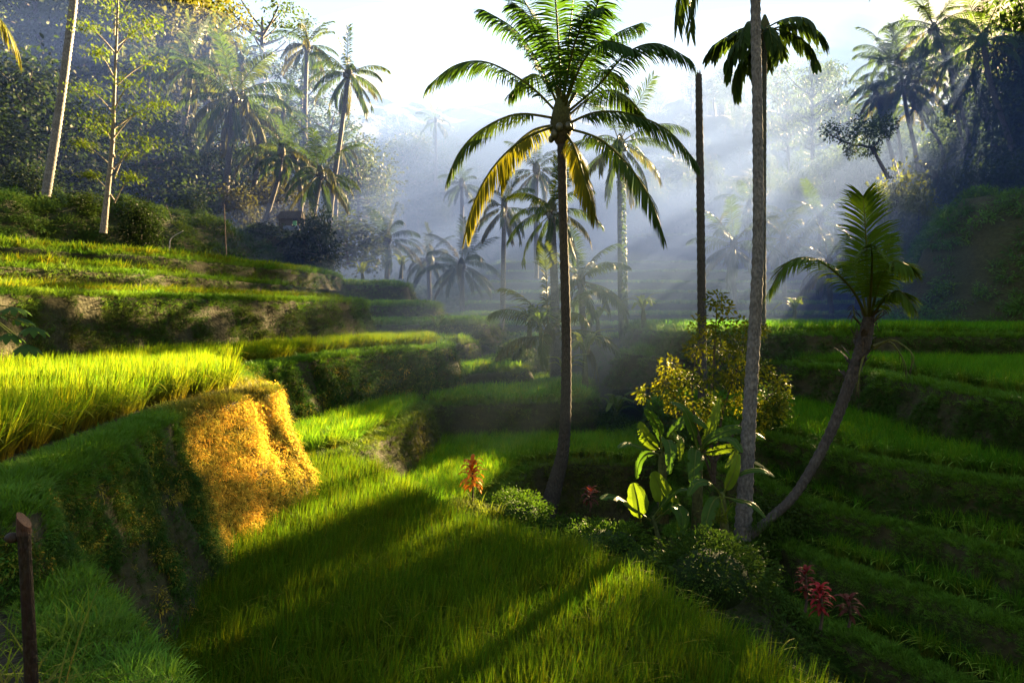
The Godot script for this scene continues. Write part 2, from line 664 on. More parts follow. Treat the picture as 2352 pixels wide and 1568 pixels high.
func frond(pts: PackedVector3Array, leaflets: int, leaf_len: float, width: float, hang: float, bare: float, c0: Color, c1: Color, segs := 3, ragged := 0.1, rachis := 0.035, vee := 0.25, own_rib := true) -> ArrayMesh:
	# a feather leaf: a midrib along pts and narrow leaflets down both its sides
	var mb := MB.new()
	var n := pts.size()
	var rad := along([rachis, rachis * 0.75, rachis * 0.5, rachis * 0.2], n - 1)
	var rib := mb if own_rib else MB.new()
	rib.tube(pts, rad, 5, col(0.11, 0.115, 0.03), col(0.10, 0.13, 0.025))
	if not own_rib:
		last_rib = rib.mesh(true)
	for i in leaflets:
		var t := bare + (1.0 - bare) * (float(i) + 0.5) / leaflets
		var x := t * (n - 1)
		var k := mini(int(x), n - 2)
		var p: Vector3 = pts[k].lerp(pts[k + 1], x - k)
		var dir := (pts[k + 1] - pts[k]).normalized()
		var side := dir.cross(Vector3.UP)
		side = side.normalized() if side.length() > 0.15 else dir.cross(Vector3(0, 0, 1)).normalized()
		var up := side.cross(dir).normalized()
		var u := (t - bare) / (1.0 - bare)
		var shape := (0.45 + 0.55 * sin(minf(u * 2.2, 1.6))) * (1.0 - 0.55 * pow(u, 2.2))
		for sgn in [-1.0, 1.0]:
			if rng.randf() < ragged * 0.4:
				continue
			var out: Vector3 = side * sgn
			var fwd := lerpf(0.45, 1.5, u)
			var d0: Vector3 = (out + dir * fwd + up * vee * (1.0 - u) + Vector3.DOWN * hang + Vector3(rnd(-1, 1), rnd(-1, 1), rnd(-1, 1)) * ragged).normalized()
			var l := leaf_len * shape * rnd(1.0 - ragged, 1.0 + ragged * 0.5)
			var w := (dir - d0 * dir.dot(d0)).normalized().rotated(d0, rnd(-0.4, 0.4))
			mb.blade(p, d0, l, width * rnd(0.8, 1.15), w, Vector3.DOWN * (0.25 + hang * 0.55) * rnd(0.5, 1.3), segs, jitter(c0, 0.12), jitter(c1, 0.22), 0.35)
	return mb.mesh()


func arch(length: float, rise: float, droop: float, n := 16) -> PackedVector3Array:
	# a leaf stalk that sets off along +x at angle rise and bends to the ground
	var pts := PackedVector3Array()
	var p := Vector3.ZERO
	var a := rise
	for i in n + 1:
		pts.append(p)
		a -= droop / n * (0.5 + 1.0 * float(i) / n)
		p += Vector3(cos(a), sin(a), 0) * length / n
	return pts


func ready_fronds() -> void:
	# name: [angle at which it sets off, bend]; all of unit length 1 x 3.4 m
	var kinds := {"spear": [1.45, 0.25], "steep": [1.15, 0.95], "high": [0.8, 1.45], "level": [0.4, 1.6], "low": [-0.05, 1.35], "hung": [-0.6, 0.95]}
	var g0 := col(0.04, 0.08, 0.015)
	var g1 := col(0.06, 0.105, 0.015)
	for k in kinds:
		rng.seed = hash(k)
		var v: Array = kinds[k]
		frond_kinds[k] = []
		for i in 2:
			var y := i * 0.45 if k in ["hung", "low", "level"] else i * 0.15
			var old_or_lit : bool = k in ["hung", "low"]
			frond_kinds[k].append(frond(arch(3.4, v[0] + rnd(-0.12, 0.12), v[1] * rnd(0.85, 1.15), 14), 46, 0.95, 0.062, 0.25 if k in ["spear", "steep"] else 0.75 if not old_or_lit else 1.0, 0.16, g0.lerp(col(0.12, 0.10, 0.02), y), g1.lerp(col(0.20, 0.14, 0.02), y), 2, 0.14, 0.03))
	rng.seed = 5
	frond_kinds["areca"] = []
	for i in 2:
		frond_kinds["areca"].append(frond(arch(1.55, 0.55 - i * 0.5, 1.9, 12), 17, 0.62, 0.10, 0.85, 0.2, col(0.035, 0.07, 0.02), col(0.05, 0.09, 0.018), 3, 0.18, 0.022))


func trunk_mesh(pts: Array, widths: Array, c0: Color, c1: Color, rings: int, sides := 8, ripple := 0.05) -> ArrayMesh:
	var mb := MB.new()
	var line := curve(pts, rings)
	var rad := along(widths, rings)
	for i in rad.size():
		rad[i] *= 0.5 * (1.0 + (ripple if i % 2 == 0 else -ripple))
	mb.tube(line, rad, sides, c0, c1, ripple * 2.2, rng)
	return mb.mesh(true)


func palm(label: String, line: Array, widths: Array, size: float, many: int, bark: Color, group := "", spread := 1.0, low := -0.75, nuts := 0, kind := "", yellow := 0.12) -> Node3D:
	# line: trunk points from the base up, in the scene; the crown sits on the last one
	var base: Vector3 = line[0]
	var o := thing("coconut_palm" if kind != "areca" else "areca_palm", label, "palm tree", base, group)
	var loc := []
	for p in line:
		loc.append(p - base)
	var far := base.length() > 36.0
	part("trunk", trunk_mesh(loc, widths, bark, bark * 0.9, 22 if far else 130, 6 if far else 10, 0.05 if far else 0.075), M.bark, o)
	var top: Vector3 = loc[-1]
	var order := ["spear", "steep", "high", "level", "low", "hung"]
	var turn := rnd(0, TAU)
	for i in many:
		var f := (i + 0.5) / many
		var elev := lerpf(1.45, low, pow(f, 0.85)) + rnd(-0.12, 0.12)
		turn += 2.4
		var mesh: Mesh
		if kind == "areca":
			mesh = frond_kinds["areca"][i % 2]
		else:
			var which := 0 if elev > 1.25 else 1 if elev > 0.95 else 2 if elev > 0.6 else 3 if elev > 0.2 else 4 if elev > -0.35 else 5
			mesh = frond_kinds[order[which]][1 if rng.randf() < yellow + 0.2 * f else 0]
		var s := size / (3.4 if kind != "areca" else 1.55) * rnd(0.88, 1.1)
		var bas := Basis(Vector3.UP, turn + rnd(-0.25, 0.25)) * Basis(Vector3(0, 0, 1), rnd(-0.1, 0.1)) * Basis(Vector3(1, 0, 0), rnd(-0.35, 0.35))
		part("frond", mesh, M.palm, o, Transform3D(bas.scaled_local(Vector3(s, s * spread, s)), top + Vector3(rnd(-0.06, 0.06), rnd(-0.15, 0.1) - 0.25 * f, rnd(-0.06, 0.06))))
	var heart := MB.new()
	var w: float = widths[-1]
	heart.tube(PackedVector3Array([top - Vector3(0, 0.45, 0), top - Vector3(0, 0.2, 0), top + Vector3(0, 0.1, 0), top + Vector3(0, 0.4, 0)]), PackedFloat32Array([w * 0.5, w * 0.9, w * 0.8, w * 0.2]), 8, col(0.07, 0.05, 0.02), col(0.06, 0.075, 0.02), 0.1, rng)
	part("crown_shaft", heart.mesh(true), M.bark, o)
	for i in nuts:
		var a := TAU * i / nuts + rnd(-0.3, 0.3)
		part("coconut", M.nut, M.nut_skin, o, Transform3D(Basis(Vector3.UP, a).scaled(Vector3.ONE * rnd(0.8, 1.15) * size / 3.4), top + Vector3(cos(a) * w * 1.05, -0.22 + rnd(-0.14, 0.12), sin(a) * w * 1.05)))
	return o


# ---------- other trees ----------
func tree_kind(called: String, tall: float, wide: float, clumps: int, leaves: int, leaf: float, flat: float, low: float, clump: float, sd: int, limbs := true) -> void:
	# a tree of unit size: height tall, crown as wide as given, its lowest clumps at low x height
	rng.seed = sd
	var wood := MB.new()
	var crown := MB.new()
	var fork := tall * lerpf(low, 1.0, 0.12)
	var lean := Vector3(rnd(-0.3, 0.3), 0, rnd(-0.3, 0.3))
	wood.tube(curve([Vector3.ZERO, lean * 0.4 + Vector3(0, fork * 0.5, 0), lean + Vector3(0, fork, 0), lean * 1.2 + Vector3(0, tall * 0.86, 0)], 10), along([tall * 0.032, tall * 0.022, tall * 0.018, tall * 0.006], 10), 6, col(0.8, 0.78, 0.75), col(0.9, 0.88, 0.85), 0.06, rng)
	for i in clumps:
		var f := (i + 0.5) / clumps
		var h := tall * lerpf(low, 1.0, f)
		var reach := wide * 0.5 * (sqrt(maxf(0.0, 1.0 - pow(f * 2.0 - 0.85, 2.0) * 0.75)) if flat < 0.6 else lerpf(0.55, 1.0, sqrt(f))) * rnd(0.35, 1.0)
		var a := i * 2.4 + rnd(-0.5, 0.5)
		var c := lean + Vector3(cos(a) * reach, h - clump * 0.3, sin(a) * reach)
		if limbs:
			var from := lean * lerpf(0.5, 1.0, f) + Vector3(0, lerpf(fork * 0.75, tall * 0.8, f), 0)
			wood.tube(curve([from, from.lerp(c, 0.5) + Vector3(0, -0.06 * reach, 0), c], 5), along([tall * 0.010, tall * 0.006, tall * 0.002], 5), 4, col(0.85, 0.83, 0.8), col(0.9, 0.9, 0.85))
		var per := int(leaves / clumps)
		var hue := rnd(-0.2, 0.25)
		var r := clump * rnd(0.7, 1.25)
		for k in per:
			var q := Vector3(rng.randfn(0, 0.45), rng.randfn(0, 0.45) * (1.0 - flat), rng.randfn(0, 0.45)) * r
			var out := (q.normalized() + Vector3(rnd(-0.7, 0.7), rnd(-0.9, 0.5), rnd(-0.7, 0.7))).normalized()
			var side := out.cross(Vector3(rnd(-1, 1), rnd(-1, 1), rnd(-1, 1))).normalized()
			var tone := jitter(col(1, 1, 1).lerp(col(1.3, 1.05, 0.8), clampf(hue + rnd(0, 0.5), 0, 1)), 0.22)
			crown.blade(c + q, out, leaf * rnd(0.7, 1.3), leaf * rnd(0.45, 0.7), side, Vector3.DOWN * 0.35, 2, tone * 0.95, tone, 0.5)
	tree_kinds[called] = [wood.mesh(true), crown.mesh(), tall, wide]


func tree(called: String, label: String, category: String, kind: String, base: Vector3, tall: float, wide: float, leaf_tint: Color, wood_tint: Color, group := "", turn := -1.0) -> Node3D:
	var o := thing(called, label, category, base, group)
	var k: Array = tree_kinds[kind]
	var s := Vector3(wide / k[3], tall / k[2], wide / k[3])
	var w := Transform3D(Basis(Vector3.UP, turn if turn >= 0.0 else rnd(0, TAU)).scaled(s), Vector3.ZERO)
	part("trunk", k[0], tinted(M.bark, wood_tint), o, w)
	part("crown", k[1], tinted(M.leaf, leaf_tint), o, w).set_meta("kind", "stuff")
	return o


var tinted_ones := {}


func tinted(m: StandardMaterial3D, c: Color) -> StandardMaterial3D:
	var key := [m, c]
	if not tinted_ones.has(key):
		var t: StandardMaterial3D = m.duplicate()
		t.albedo_color = (c * m.albedo_color.srgb_to_linear()).linear_to_srgb()
		tinted_ones[key] = t
	return tinted_ones[key]


func leafy_bush(called: String, label: String, category: String, base: Vector3, blobs: Array, many: int, leaf: float, c0: Color, c1: Color, stems: Array, wood: Color, group := "") -> Node3D:
	# blobs: [centre, radius]; stems: lists of points with a width at each end
	var o := thing(called, label, category, base, group)
	for s in stems:
		var mb := MB.new()
		var loc := []
		for p in s[0]:
			loc.append(p - base)
		mb.tube(curve(loc, 10), along([s[1] * 0.5, s[2] * 0.5], 10), 6, wood, wood * 1.1, 0.08, rng)
		part("stem", mb.mesh(true), M.bark, o)
	var total := 0.0
	for b in blobs:
		total += pow(b[1], 2.0)
	var mb2 := MB.new()
	for b in blobs:
		var hue := rnd(0, 0.5)
		for i in int(many * pow(b[1], 2.0) / total):
			var q := Vector3(rng.randfn(0, 1), rng.randfn(0, 0.85), rng.randfn(0, 1))
			q = q.normalized() * pow(rng.randf(), 0.5) * b[1]
			q *= 1.0 + 0.35 * noise.get_noise_3d(q.x * 20.0, q.y * 20.0, q.z * 20.0)
			var out := (q.normalized() + Vector3(rnd(-0.8, 0.8), rnd(-0.7, 0.6), rnd(-0.8, 0.8))).normalized()
			var side := out.cross(Vector3(rnd(-1, 1), rnd(-1, 1), rnd(-1, 1))).normalized()
			var tone := jitter(c0.lerp(c1, clampf(hue + rnd(-0.1, 0.5), 0, 1)), 0.2)
			mb2.blade(b[0] - base + q, out, leaf * rnd(0.7, 1.3), leaf * rnd(0.4, 0.6), side, Vector3.DOWN * 0.3, 2, tone, tone, 0.5)
	part("crown", mb2.mesh(), M.leaf, o).set_meta("kind", "stuff")
	return o


# ---------- banana, cordyline and smaller plants ----------
func broad_leaf(pts: PackedVector3Array, width: float, c0: Color, c1: Color, face: Vector3, torn := 0.1, fold := 0.2) -> ArrayMesh:
	# an oblong leaf with a midrib, its edge torn here and there
	var mb := MB.new()
	var n := pts.size()
	var rad := along([0.022, 0.014, 0.004], n - 1)
	var rib := MB.new()
	rib.tube(pts, rad, 5, col(0.13, 0.16, 0.04), col(0.12, 0.16, 0.03))
	last_rib = rib.mesh(true)
	for sgn in [-1.0, 1.0]:
		var last_a := -1
		var last_b := -1
		var last_m := -1
		for i in n:
			var u := float(i) / (n - 1)
			var k := clampf((u - 0.16) / 0.84, 0, 1)
			var w := width * 0.5 * pow(sin(PI * pow(k, 0.72)), 0.62) if k > 0.0 and k < 1.0 else 0.0
			w *= 1.0 + rnd(-0.05, 0.05)
			var dir := (pts[mini(i + 1, n - 1)] - pts[maxi(i - 1, 0)]).normalized()
			var side : Vector3 = (dir.cross(face)).normalized() * sgn
			var nrm : Vector3 = side.cross(dir) * sgn
			var tone := c0.lerp(c1, u) * rnd(0.92, 1.08)
			var m := mb.vert(pts[i] + nrm * 0.004, tone)
			var b := mb.vert(pts[i] + side * w * 0.55 + nrm * w * fold - nrm * 0.0 + dir * w * 0.12, tone)
			var a := mb.vert(pts[i] + side * w + nrm * w * fold * 0.6 + dir * w * 0.3 + Vector3.DOWN * w * 0.12, tone * 1.05)
			if last_m >= 0 and k > 0.0:
				mb.quad(last_m, last_b, b, m)
				if rng.randf() > torn:
					mb.quad(last_b, last_a, a, b)
				else:
					mb.tri(last_b, last_a, b)
			last_m = m
			last_a = a
			last_b = b
	return mb.mesh()


func banana(label: String, stem: Array, widths: Array, leaves: Array, group := "", torn := 0.12) -> Node3D:
	# leaves: [points in the scene, width, colours, the way the blade faces]
	var base: Vector3 = stem[0]
	var o := thing("banana_plant", label, "banana plant", base, group)
	var loc := []
	for p in stem:
		loc.append(p - base)
	part("trunk", trunk_mesh(loc, widths, col(0.09, 0.085, 0.035), col(0.10, 0.13, 0.035), 14, 8, 0.03), M.bark, o)
	for lf in leaves:
		var pts := []
		for p in lf[0]:
			pts.append(p - base)
		part("leaf", broad_leaf(curve(pts, 18), lf[1] * (0.68 if torn > 0.1 else 1.0), lf[2], lf[3], lf[4], torn), M.banana, o)
		part("midrib", last_rib, M.banana, o.get_child(-1))
	return o


func banana_any(label: String, base: Vector3, tall: float, size: float, many: int, group := "", yellow := 0.0) -> Node3D:
	var top := base + Vector3(rnd(-0.1, 0.1), tall, rnd(-0.1, 0.1))
	var leaves := []
	for i in many:
		var a := i * 2.4 + rnd(-0.4, 0.4)
		var out := Vector3(cos(a), 0, sin(a))
		var up := lerpf(1.5, 0.15, float(i) / many)
		var d := (out + Vector3.UP * up).normalized()
		var l := size * rnd(0.8, 1.15)
		var p1 := top + d * l * 0.55
		var p2 := p1 + (out * 0.9 + Vector3.UP * (up * 0.6 - 0.75)).normalized() * l * 0.5
		var g := col(0.05, 0.10, 0.016).lerp(col(0.13, 0.17, 0.02), clampf(yellow + rnd(-0.25, 0.25), 0, 1))
		leaves.append([[top - Vector3(0, 0.2, 0), top + d * l * 0.2, p1, p2], l * 0.3, g, g * 1.15, (Vector3.UP * 0.8 + out * 0.5 * up).normalized()])
	return banana(label, [base, base.lerp(top, 0.5), top], [0.22 * size, 0.18 * size, 0.10 * size], leaves, group)


func cordyline(label: String, base: Vector3, tall: float, size: float, many: int, c0: Color, c1: Color, group := "") -> Node3D:
	var o := thing("cordyline", label, "red leaved plant", base, group)
	var mb := MB.new()
	mb.tube(curve([Vector3.ZERO, Vector3(0.02, tall * 0.4, 0.01), Vector3(0.0, tall, 0)], 8), along([0.02, 0.016, 0.012], 8), 6, col(0.09, 0.07, 0.05), col(0.10, 0.07, 0.05), 0.06, rng)
	part("stem", mb.mesh(true), M.bark, o)
	for i in many:
		var f := (i + 0.5) / many
		var a := i * 2.4 + rnd(-0.3, 0.3)
		var out := Vector3(cos(a), 0, sin(a))
		var p := Vector3(0, lerpf(tall, tall * 0.45, f), 0)
		var up := lerpf(1.6, -0.1, f)
		var l := size * rnd(0.8, 1.15) * lerpf(0.85, 1.0, sin(f * PI))
		var d := (out + Vector3.UP * up).normalized()
		var c := c0.lerp(c1, clampf(f + rnd(-0.3, 0.3), 0, 1))
		var leaf := MB.new()
		var side := d.cross(Vector3.UP).normalized()
		leaf.blade(p, d, l, size * 0.24, side, Vector3.DOWN * rnd(0.3, 0.7), 6, c * 0.8, c, 0.45)
		part("leaf", leaf.mesh(), M.red_leaf, o)
	return o


func tall_grass(label: String, base: Vector3, tall: float, many: int, spread: float, c0: Color, c1: Color, group := "", width := 0.012) -> void:
	var mb := MB.new()
	for i in many:
		var a := rnd(0, TAU)
		var r := spread * sqrt(rng.randf())
		var b := rnd(0, TAU)
		var out := Vector3(cos(b), 0, sin(b))
		mb.blade(Vector3(cos(a) * r, -0.05, sin(a) * r), (Vector3.UP + out * rnd(0.05, 0.6)).normalized(), tall * rnd(0.5, 1.15), width * rnd(0.7, 1.3), out.cross(Vector3.UP), (out * 0.6 + Vector3.DOWN * 0.8) * rnd(0.15, 0.9), 6, jitter(c0, 0.2), jitter(c1, 0.2), 0.4)
	var o := part("grass_tuft", mb.mesh(), M.rice, self, Transform3D(Basis(), base))
	tag(o, label, "grass", group, "stuff")


func leafy_mound(label: String, base: Vector3, size: Vector3, many: int, leaf: float, c0: Color, c1: Color, category := "bush") -> void:
	var o := thing("vine_mound", label, category, base)
	var mb := MB.new()
	var body := MB.new()
	body.ball(Vector3.ZERO, size * 0.7, c0 * 0.6, 10, 16)
	part("body", body.mesh(true), M.earth, o)
	for i in many:
		var q := Vector3(rng.randfn(0, 1), absf(rng.randfn(0, 1)), rng.randfn(0, 1)).normalized()
		var bump := 0.95 + 0.55 * noise.get_noise_3d(q.x * 16.0 + base.x * 9.0, q.y * 16.0, q.z * 16.0) + rnd(-0.12, 0.16) + (rnd(0.0, 0.3) if rng.randf() < 0.06 else 0.0)
		var out := (q + Vector3(rnd(-0.7, 0.7), rnd(-0.3, 0.7), rnd(-0.7, 0.7))).normalized()
		var side := out.cross(Vector3(rnd(-1, 1), rnd(-1, 1), rnd(-1, 1))).normalized()
		var tone := jitter(c0.lerp(c1, clampf(0.5 + noise.get_noise_3d(q.x * 20.0, q.y * 20.0, q.z * 20.0) + rnd(-0.3, 0.3), 0, 1)), 0.2)
		mb.blade(q * size * bump, out, leaf * rnd(0.6, 1.4), leaf * rnd(0.35, 0.7), side, Vector3.DOWN * 0.5, 2, tone, tone, 0.5)
	part("leaves", mb.mesh(), M.leaf, o).set_meta("kind", "stuff")


func _ready() -> void:
	rng.seed = 11
	noise.seed = 3
	noise.frequency = 0.09
	noise.fractal_octaves = 3
	rough_noise.seed = 8
	rough_noise.frequency = 0.45
	rough_noise.fractal_octaves = 2

	# ----- camera, sky, sun, air, exposure -----
	var cam := Camera3D.new()
	cam.name = "camera"
	cam.projection = Camera3D.PROJECTION_FRUSTUM
	cam.near = 0.1
	cam.far = 900.0
	cam.size = 0.1 * 1568.0 / F
	cam.frustum_offset = Vector2(0, 0.1 * (HY - 784.0) / F)
	cam.current = true
	add_child(cam)

	var sky := ProceduralSkyMaterial.new()
	sky.sky_top_color = Color(0.70, 0.74, 0.82)
	sky.sky_horizon_color = Color(0.82, 0.92, 1.0)
	sky.sky_curve = 0.85
	sky.ground_bottom_color = Color(0.10, 0.13, 0.10)
	sky.ground_horizon_color = Color(0.30, 0.34, 0.36)
	sky.sun_angle_max = 24.0
	sky.sun_curve = 0.12
	var env := Environment.new()
	env.background_mode = Environment.BG_SKY
	env.sky = Sky.new()
	env.sky.sky_material = sky
	env.background_energy_multiplier = 0.032
	env.tonemap_mode = Environment.TONE_MAPPER_LINEAR
	env.tonemap_exposure = 52.0
	env.volumetric_fog_enabled = true
	env.volumetric_fog_density = 0.0
	env.volumetric_fog_albedo = Color(0.64, 0.80, 1.0)
	env.volumetric_fog_anisotropy = 0.3
	env.sdfgi_enabled = true
	env.ssao_enabled = true
	env.ssil_enabled = true
	var world := WorldEnvironment.new()
	world.name = "air"
	world.environment = env
	add_child(world)

	var sun := DirectionalLight3D.new()
	sun.name = "sun"
	sun.light_color = Color(1.0, 0.86, 0.62)
	sun.light_energy = 1.6
	sun.light_angular_distance = 0.5
	sun.shadow_enabled = true
	sun.look_at_from_position(Vector3.ZERO, -SUN, Vector3.UP)
	add_child(sun)

	make_materials()
	lay_out_land()
	terraces[2]["sun_gold_from"] = 9.6
	terraces[2]["sun_gold_tint"] = col(0.68, 0.44, 0.055)  # sunlit gold painted into the herbs of this bank
	for t in terraces:
		build_terrace(t)
	hills()
	ready_fronds()
	ready_trees()
	near_palms()
	middle_palms()
	left_slope_palms()
	right_slope_palms()
	left_slope_trees()
	right_slope_trees()
	far_forest()
	plants()
	small_things()
	mist()


func make_materials() -> void:
	M.earth = textured(0.95, Vector3(0.6, 0.6, 0.6), Color(0.55, 0.55, 0.55), Color(1, 1, 1), 4, 0.02, 1.2, true)
	M.bark = textured(0.9, Vector3(1.4, 0.7, 1.4), Color(0.45, 0.45, 0.45), Color(1, 1, 1), 14, 0.025, 1.2)
	M.wood = textured(0.7, Vector3(8, 0.8, 8), Color(0.5, 0.5, 0.5), Color(1, 1, 1), 21, 0.03, 0.8)
	M.rice = leafy(0.6, 1.0, Color(1.0, 0.95, 0.45), 0.10, 0.9)
	M.grass = leafy(0.55, 0.9, Color(1.0, 0.95, 0.5), 0.15, 0.8)
	M.herb = leafy(0.7, 0.7, Color(1.0, 0.95, 0.6), 0.06, 0.85)
	M.palm = leafy(0.5, 0.85, Color(1.0, 0.95, 0.4), 0.12, 0.5)
	M.leaf = leafy(0.55, 0.85, Color(1.0, 1.0, 0.55), 0.12, 0.7)
	M.banana = leafy(0.4, 1.0, Color(1.0, 1.0, 0.45), 0.2, 0.8)
	M.red_leaf = leafy(0.5, 0.9, Color(1.0, 0.7, 0.4), 0.15, 0.9)
	M.nut_skin = leafy(0.5, 0.0)
	M.thatch = textured(0.95, Vector3(3, 3, 3), Color(0.4, 0.4, 0.4), Color(1, 1, 1), 31, 0.04, 1.5)
	M.turf_shape = turf_clump(41)
	M.herb_shape = herb_clump(42)
	M.scrub_shape = scrub_clump(43)
	M.rice_shapes = [rice_patch(0.0, 1, 34, 0.0105, 4, 2, 1), rice_patch(0.12, 2, 26, 0.013, 3, 2, 2), rice_patch(0.38, 7, 16, 0.026, 3, 1, 3), rice_patch(0.8, 10, 9, 0.06, 2, 0, 4)]
	var nut := MB.new()
	nut.ball(Vector3.ZERO, Vector3(0.13, 0.16, 0.13), col(0.045, 0.045, 0.018), 6, 9)
	M.nut = nut.mesh(true)
	rng.seed = 12


func v2(list: Array) -> Array:
	var out := []
	for k in range(0, list.size(), 2):
		out.append(Vector2(list[k], list[k + 1]))
	return out


func lay_out_land() -> void:
	for q in v2([-13.5, 20, -11.8, 23.5, -11.0, 27, -10.0, 31, -8.9, 34.5, -8.2, 37.5, -9.0, 41, -14, 47, -30, 62, -75, 70, -75, -6, -34, 2, -24, 11, -17, 17]):
		left_outline.append(q)
	for q in v2([42, 20, 26, 24, 19.5, 27, 17.3, 30, 16.6, 34, 18, 39, 21, 44, 24, 52, 27, 70, 60, 95, 110, 95, 110, 14]):
		right_outline.append(q)
	# the field below the eye and the ledge beside it
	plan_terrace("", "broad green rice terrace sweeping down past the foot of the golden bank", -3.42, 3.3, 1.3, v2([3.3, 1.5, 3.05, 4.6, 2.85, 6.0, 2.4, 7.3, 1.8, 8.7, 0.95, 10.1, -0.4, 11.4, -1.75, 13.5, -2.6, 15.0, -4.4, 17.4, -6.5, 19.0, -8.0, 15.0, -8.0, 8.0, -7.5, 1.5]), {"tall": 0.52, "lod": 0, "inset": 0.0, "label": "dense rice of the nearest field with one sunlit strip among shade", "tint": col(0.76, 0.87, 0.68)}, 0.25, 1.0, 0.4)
	plan_terrace("", "low grassy ledge behind the brown post", -1.78, 2.0, 0.7, v2([-0.5, 0.6, -0.9, 2.4, -1.35, 3.2, -1.9, 3.9, -2.6, 4.7, -3.5, 5.7, -4.4, 6.6, -8.0, 6.0, -9.0, 0.5]), {}, 0.16, 1.1, 0.1)
	plan_terrace("", "rice terrace whose bank of dry herbs, sunlight painted in as gold, ends in a sharp corner", -1.29, 2.4, 0.9, v2([-3.5, 4.4, -3.72, 5.9, -3.97, 7.6, -4.2, 9.2, -4.3, 10.0, -4.2, 10.7, -4.08, 11.5, -3.98, 12.2, -4.12, 12.8, -4.8, 13.7, -5.5, 15.0, -5.8, 16.4, -5.6, 19.5, -4.6, 23.4, -2.6, 26.3, -2.4, 28.5, -4.0, 32, -10, 33, -22, 26, -24, 12, -12, 6, -8, 3.5]), {"tall": 0.54, "lod": 0, "inset": 0.30, "label": "half shaded half sunlit rice on top of the golden bank", "tint": col(1.22, 1.22, 0.8)}, 0.22, 2.2, 1.25)
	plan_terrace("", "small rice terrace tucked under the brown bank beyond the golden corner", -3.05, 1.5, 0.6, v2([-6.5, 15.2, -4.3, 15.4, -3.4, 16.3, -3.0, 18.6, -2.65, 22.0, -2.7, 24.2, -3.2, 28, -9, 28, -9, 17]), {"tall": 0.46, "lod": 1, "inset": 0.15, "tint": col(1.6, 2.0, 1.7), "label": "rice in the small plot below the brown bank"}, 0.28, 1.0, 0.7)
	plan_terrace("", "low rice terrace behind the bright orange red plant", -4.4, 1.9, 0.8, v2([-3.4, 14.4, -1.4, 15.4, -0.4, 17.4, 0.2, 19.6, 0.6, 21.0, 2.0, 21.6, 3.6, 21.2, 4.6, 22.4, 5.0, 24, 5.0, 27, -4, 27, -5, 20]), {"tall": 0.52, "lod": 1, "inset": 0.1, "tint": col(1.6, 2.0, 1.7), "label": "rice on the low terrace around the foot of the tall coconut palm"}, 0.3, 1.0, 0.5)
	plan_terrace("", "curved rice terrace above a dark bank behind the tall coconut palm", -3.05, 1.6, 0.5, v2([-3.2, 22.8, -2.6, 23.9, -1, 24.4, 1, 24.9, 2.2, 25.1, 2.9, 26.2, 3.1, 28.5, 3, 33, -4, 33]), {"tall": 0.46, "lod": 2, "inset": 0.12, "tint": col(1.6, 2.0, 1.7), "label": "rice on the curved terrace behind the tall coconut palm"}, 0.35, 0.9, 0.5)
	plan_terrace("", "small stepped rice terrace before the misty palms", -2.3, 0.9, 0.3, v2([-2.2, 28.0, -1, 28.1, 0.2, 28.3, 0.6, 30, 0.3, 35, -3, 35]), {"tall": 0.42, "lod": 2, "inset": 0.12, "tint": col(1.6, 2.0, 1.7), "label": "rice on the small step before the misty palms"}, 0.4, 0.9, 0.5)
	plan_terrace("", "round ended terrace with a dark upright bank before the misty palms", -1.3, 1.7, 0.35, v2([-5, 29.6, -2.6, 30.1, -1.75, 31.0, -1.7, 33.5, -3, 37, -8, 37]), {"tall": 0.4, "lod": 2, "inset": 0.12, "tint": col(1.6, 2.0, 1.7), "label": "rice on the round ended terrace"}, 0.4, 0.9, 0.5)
	# the steps on the slope beyond the golden bank
	plan_terrace("", "rice terrace with a long brown wall of dry roots above the bright rice", 0.36, 1.9, 0.45, v2([-14, 9.0, -10.2, 11.0, -9.3, 12.6, -9.0, 14.5, -8.05, 18, -7.0, 22.5, -6.4, 24.6, -6.1, 25.2, -5.7, 27.2, -6, 29.5, -8, 33, -16, 34, -24, 26, -30, 12, -22, 8]), {"tall": 0.34, "lod": 1, "inset": 0.5, "label": "rice above the long brown wall of dry roots", "tint": col(1.1, 1.0, 0.9)}, 0.3, 1.5, 0.3)
	plan_terrace("", "rice terrace with a sunlit grassy path along its rim", 1.0, 0.75, 0.25, v2([-18, 11.5, -11.6, 13.4, -10.9, 15.6, -9.7, 18.7, -8.9, 23.5, -8.0, 30.3, -9, 34, -16, 35, -30, 20]), {"tall": 0.38, "lod": 2, "inset": 0.3, "label": "rice along the sunlit grassy path", "tint": col(1.05, 1.0, 0.9)}, 0.35, 1.1, 0.3)
	plan_terrace("", "topmost narrow rice terrace at the foot of the dark wooded slope", 1.6, 0.7, 0.2, v2([-14, 18, -11.4, 20.0, -10.0, 22, -9.2, 26, -8.1, 29.6, -8.2, 35, -15, 36, -22, 24]), {"tall": 0.38, "lod": 2, "inset": 0.12, "label": "rice at the foot of the dark wooded slope"}, 0.4, 0.9, 0.3)
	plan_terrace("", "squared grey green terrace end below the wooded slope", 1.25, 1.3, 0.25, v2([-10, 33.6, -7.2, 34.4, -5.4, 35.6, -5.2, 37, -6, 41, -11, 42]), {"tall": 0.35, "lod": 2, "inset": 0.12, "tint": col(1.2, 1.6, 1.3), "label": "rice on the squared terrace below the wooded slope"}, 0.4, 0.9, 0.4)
	plan_terrace("", "square cornered misty terrace below the squared grey green one", 0.25, 1.2, 0.25, v2([-8, 32.6, -5.2, 33.0, -3.9, 33.8, -3.7, 35.5, -4.2, 41, -10, 42]), {"tall": 0.35, "lod": 2, "inset": 0.12, "tint": col(1.2, 1.6, 1.3), "label": "rice on the square cornered misty terrace"}, 0.4, 0.9, 0.4)
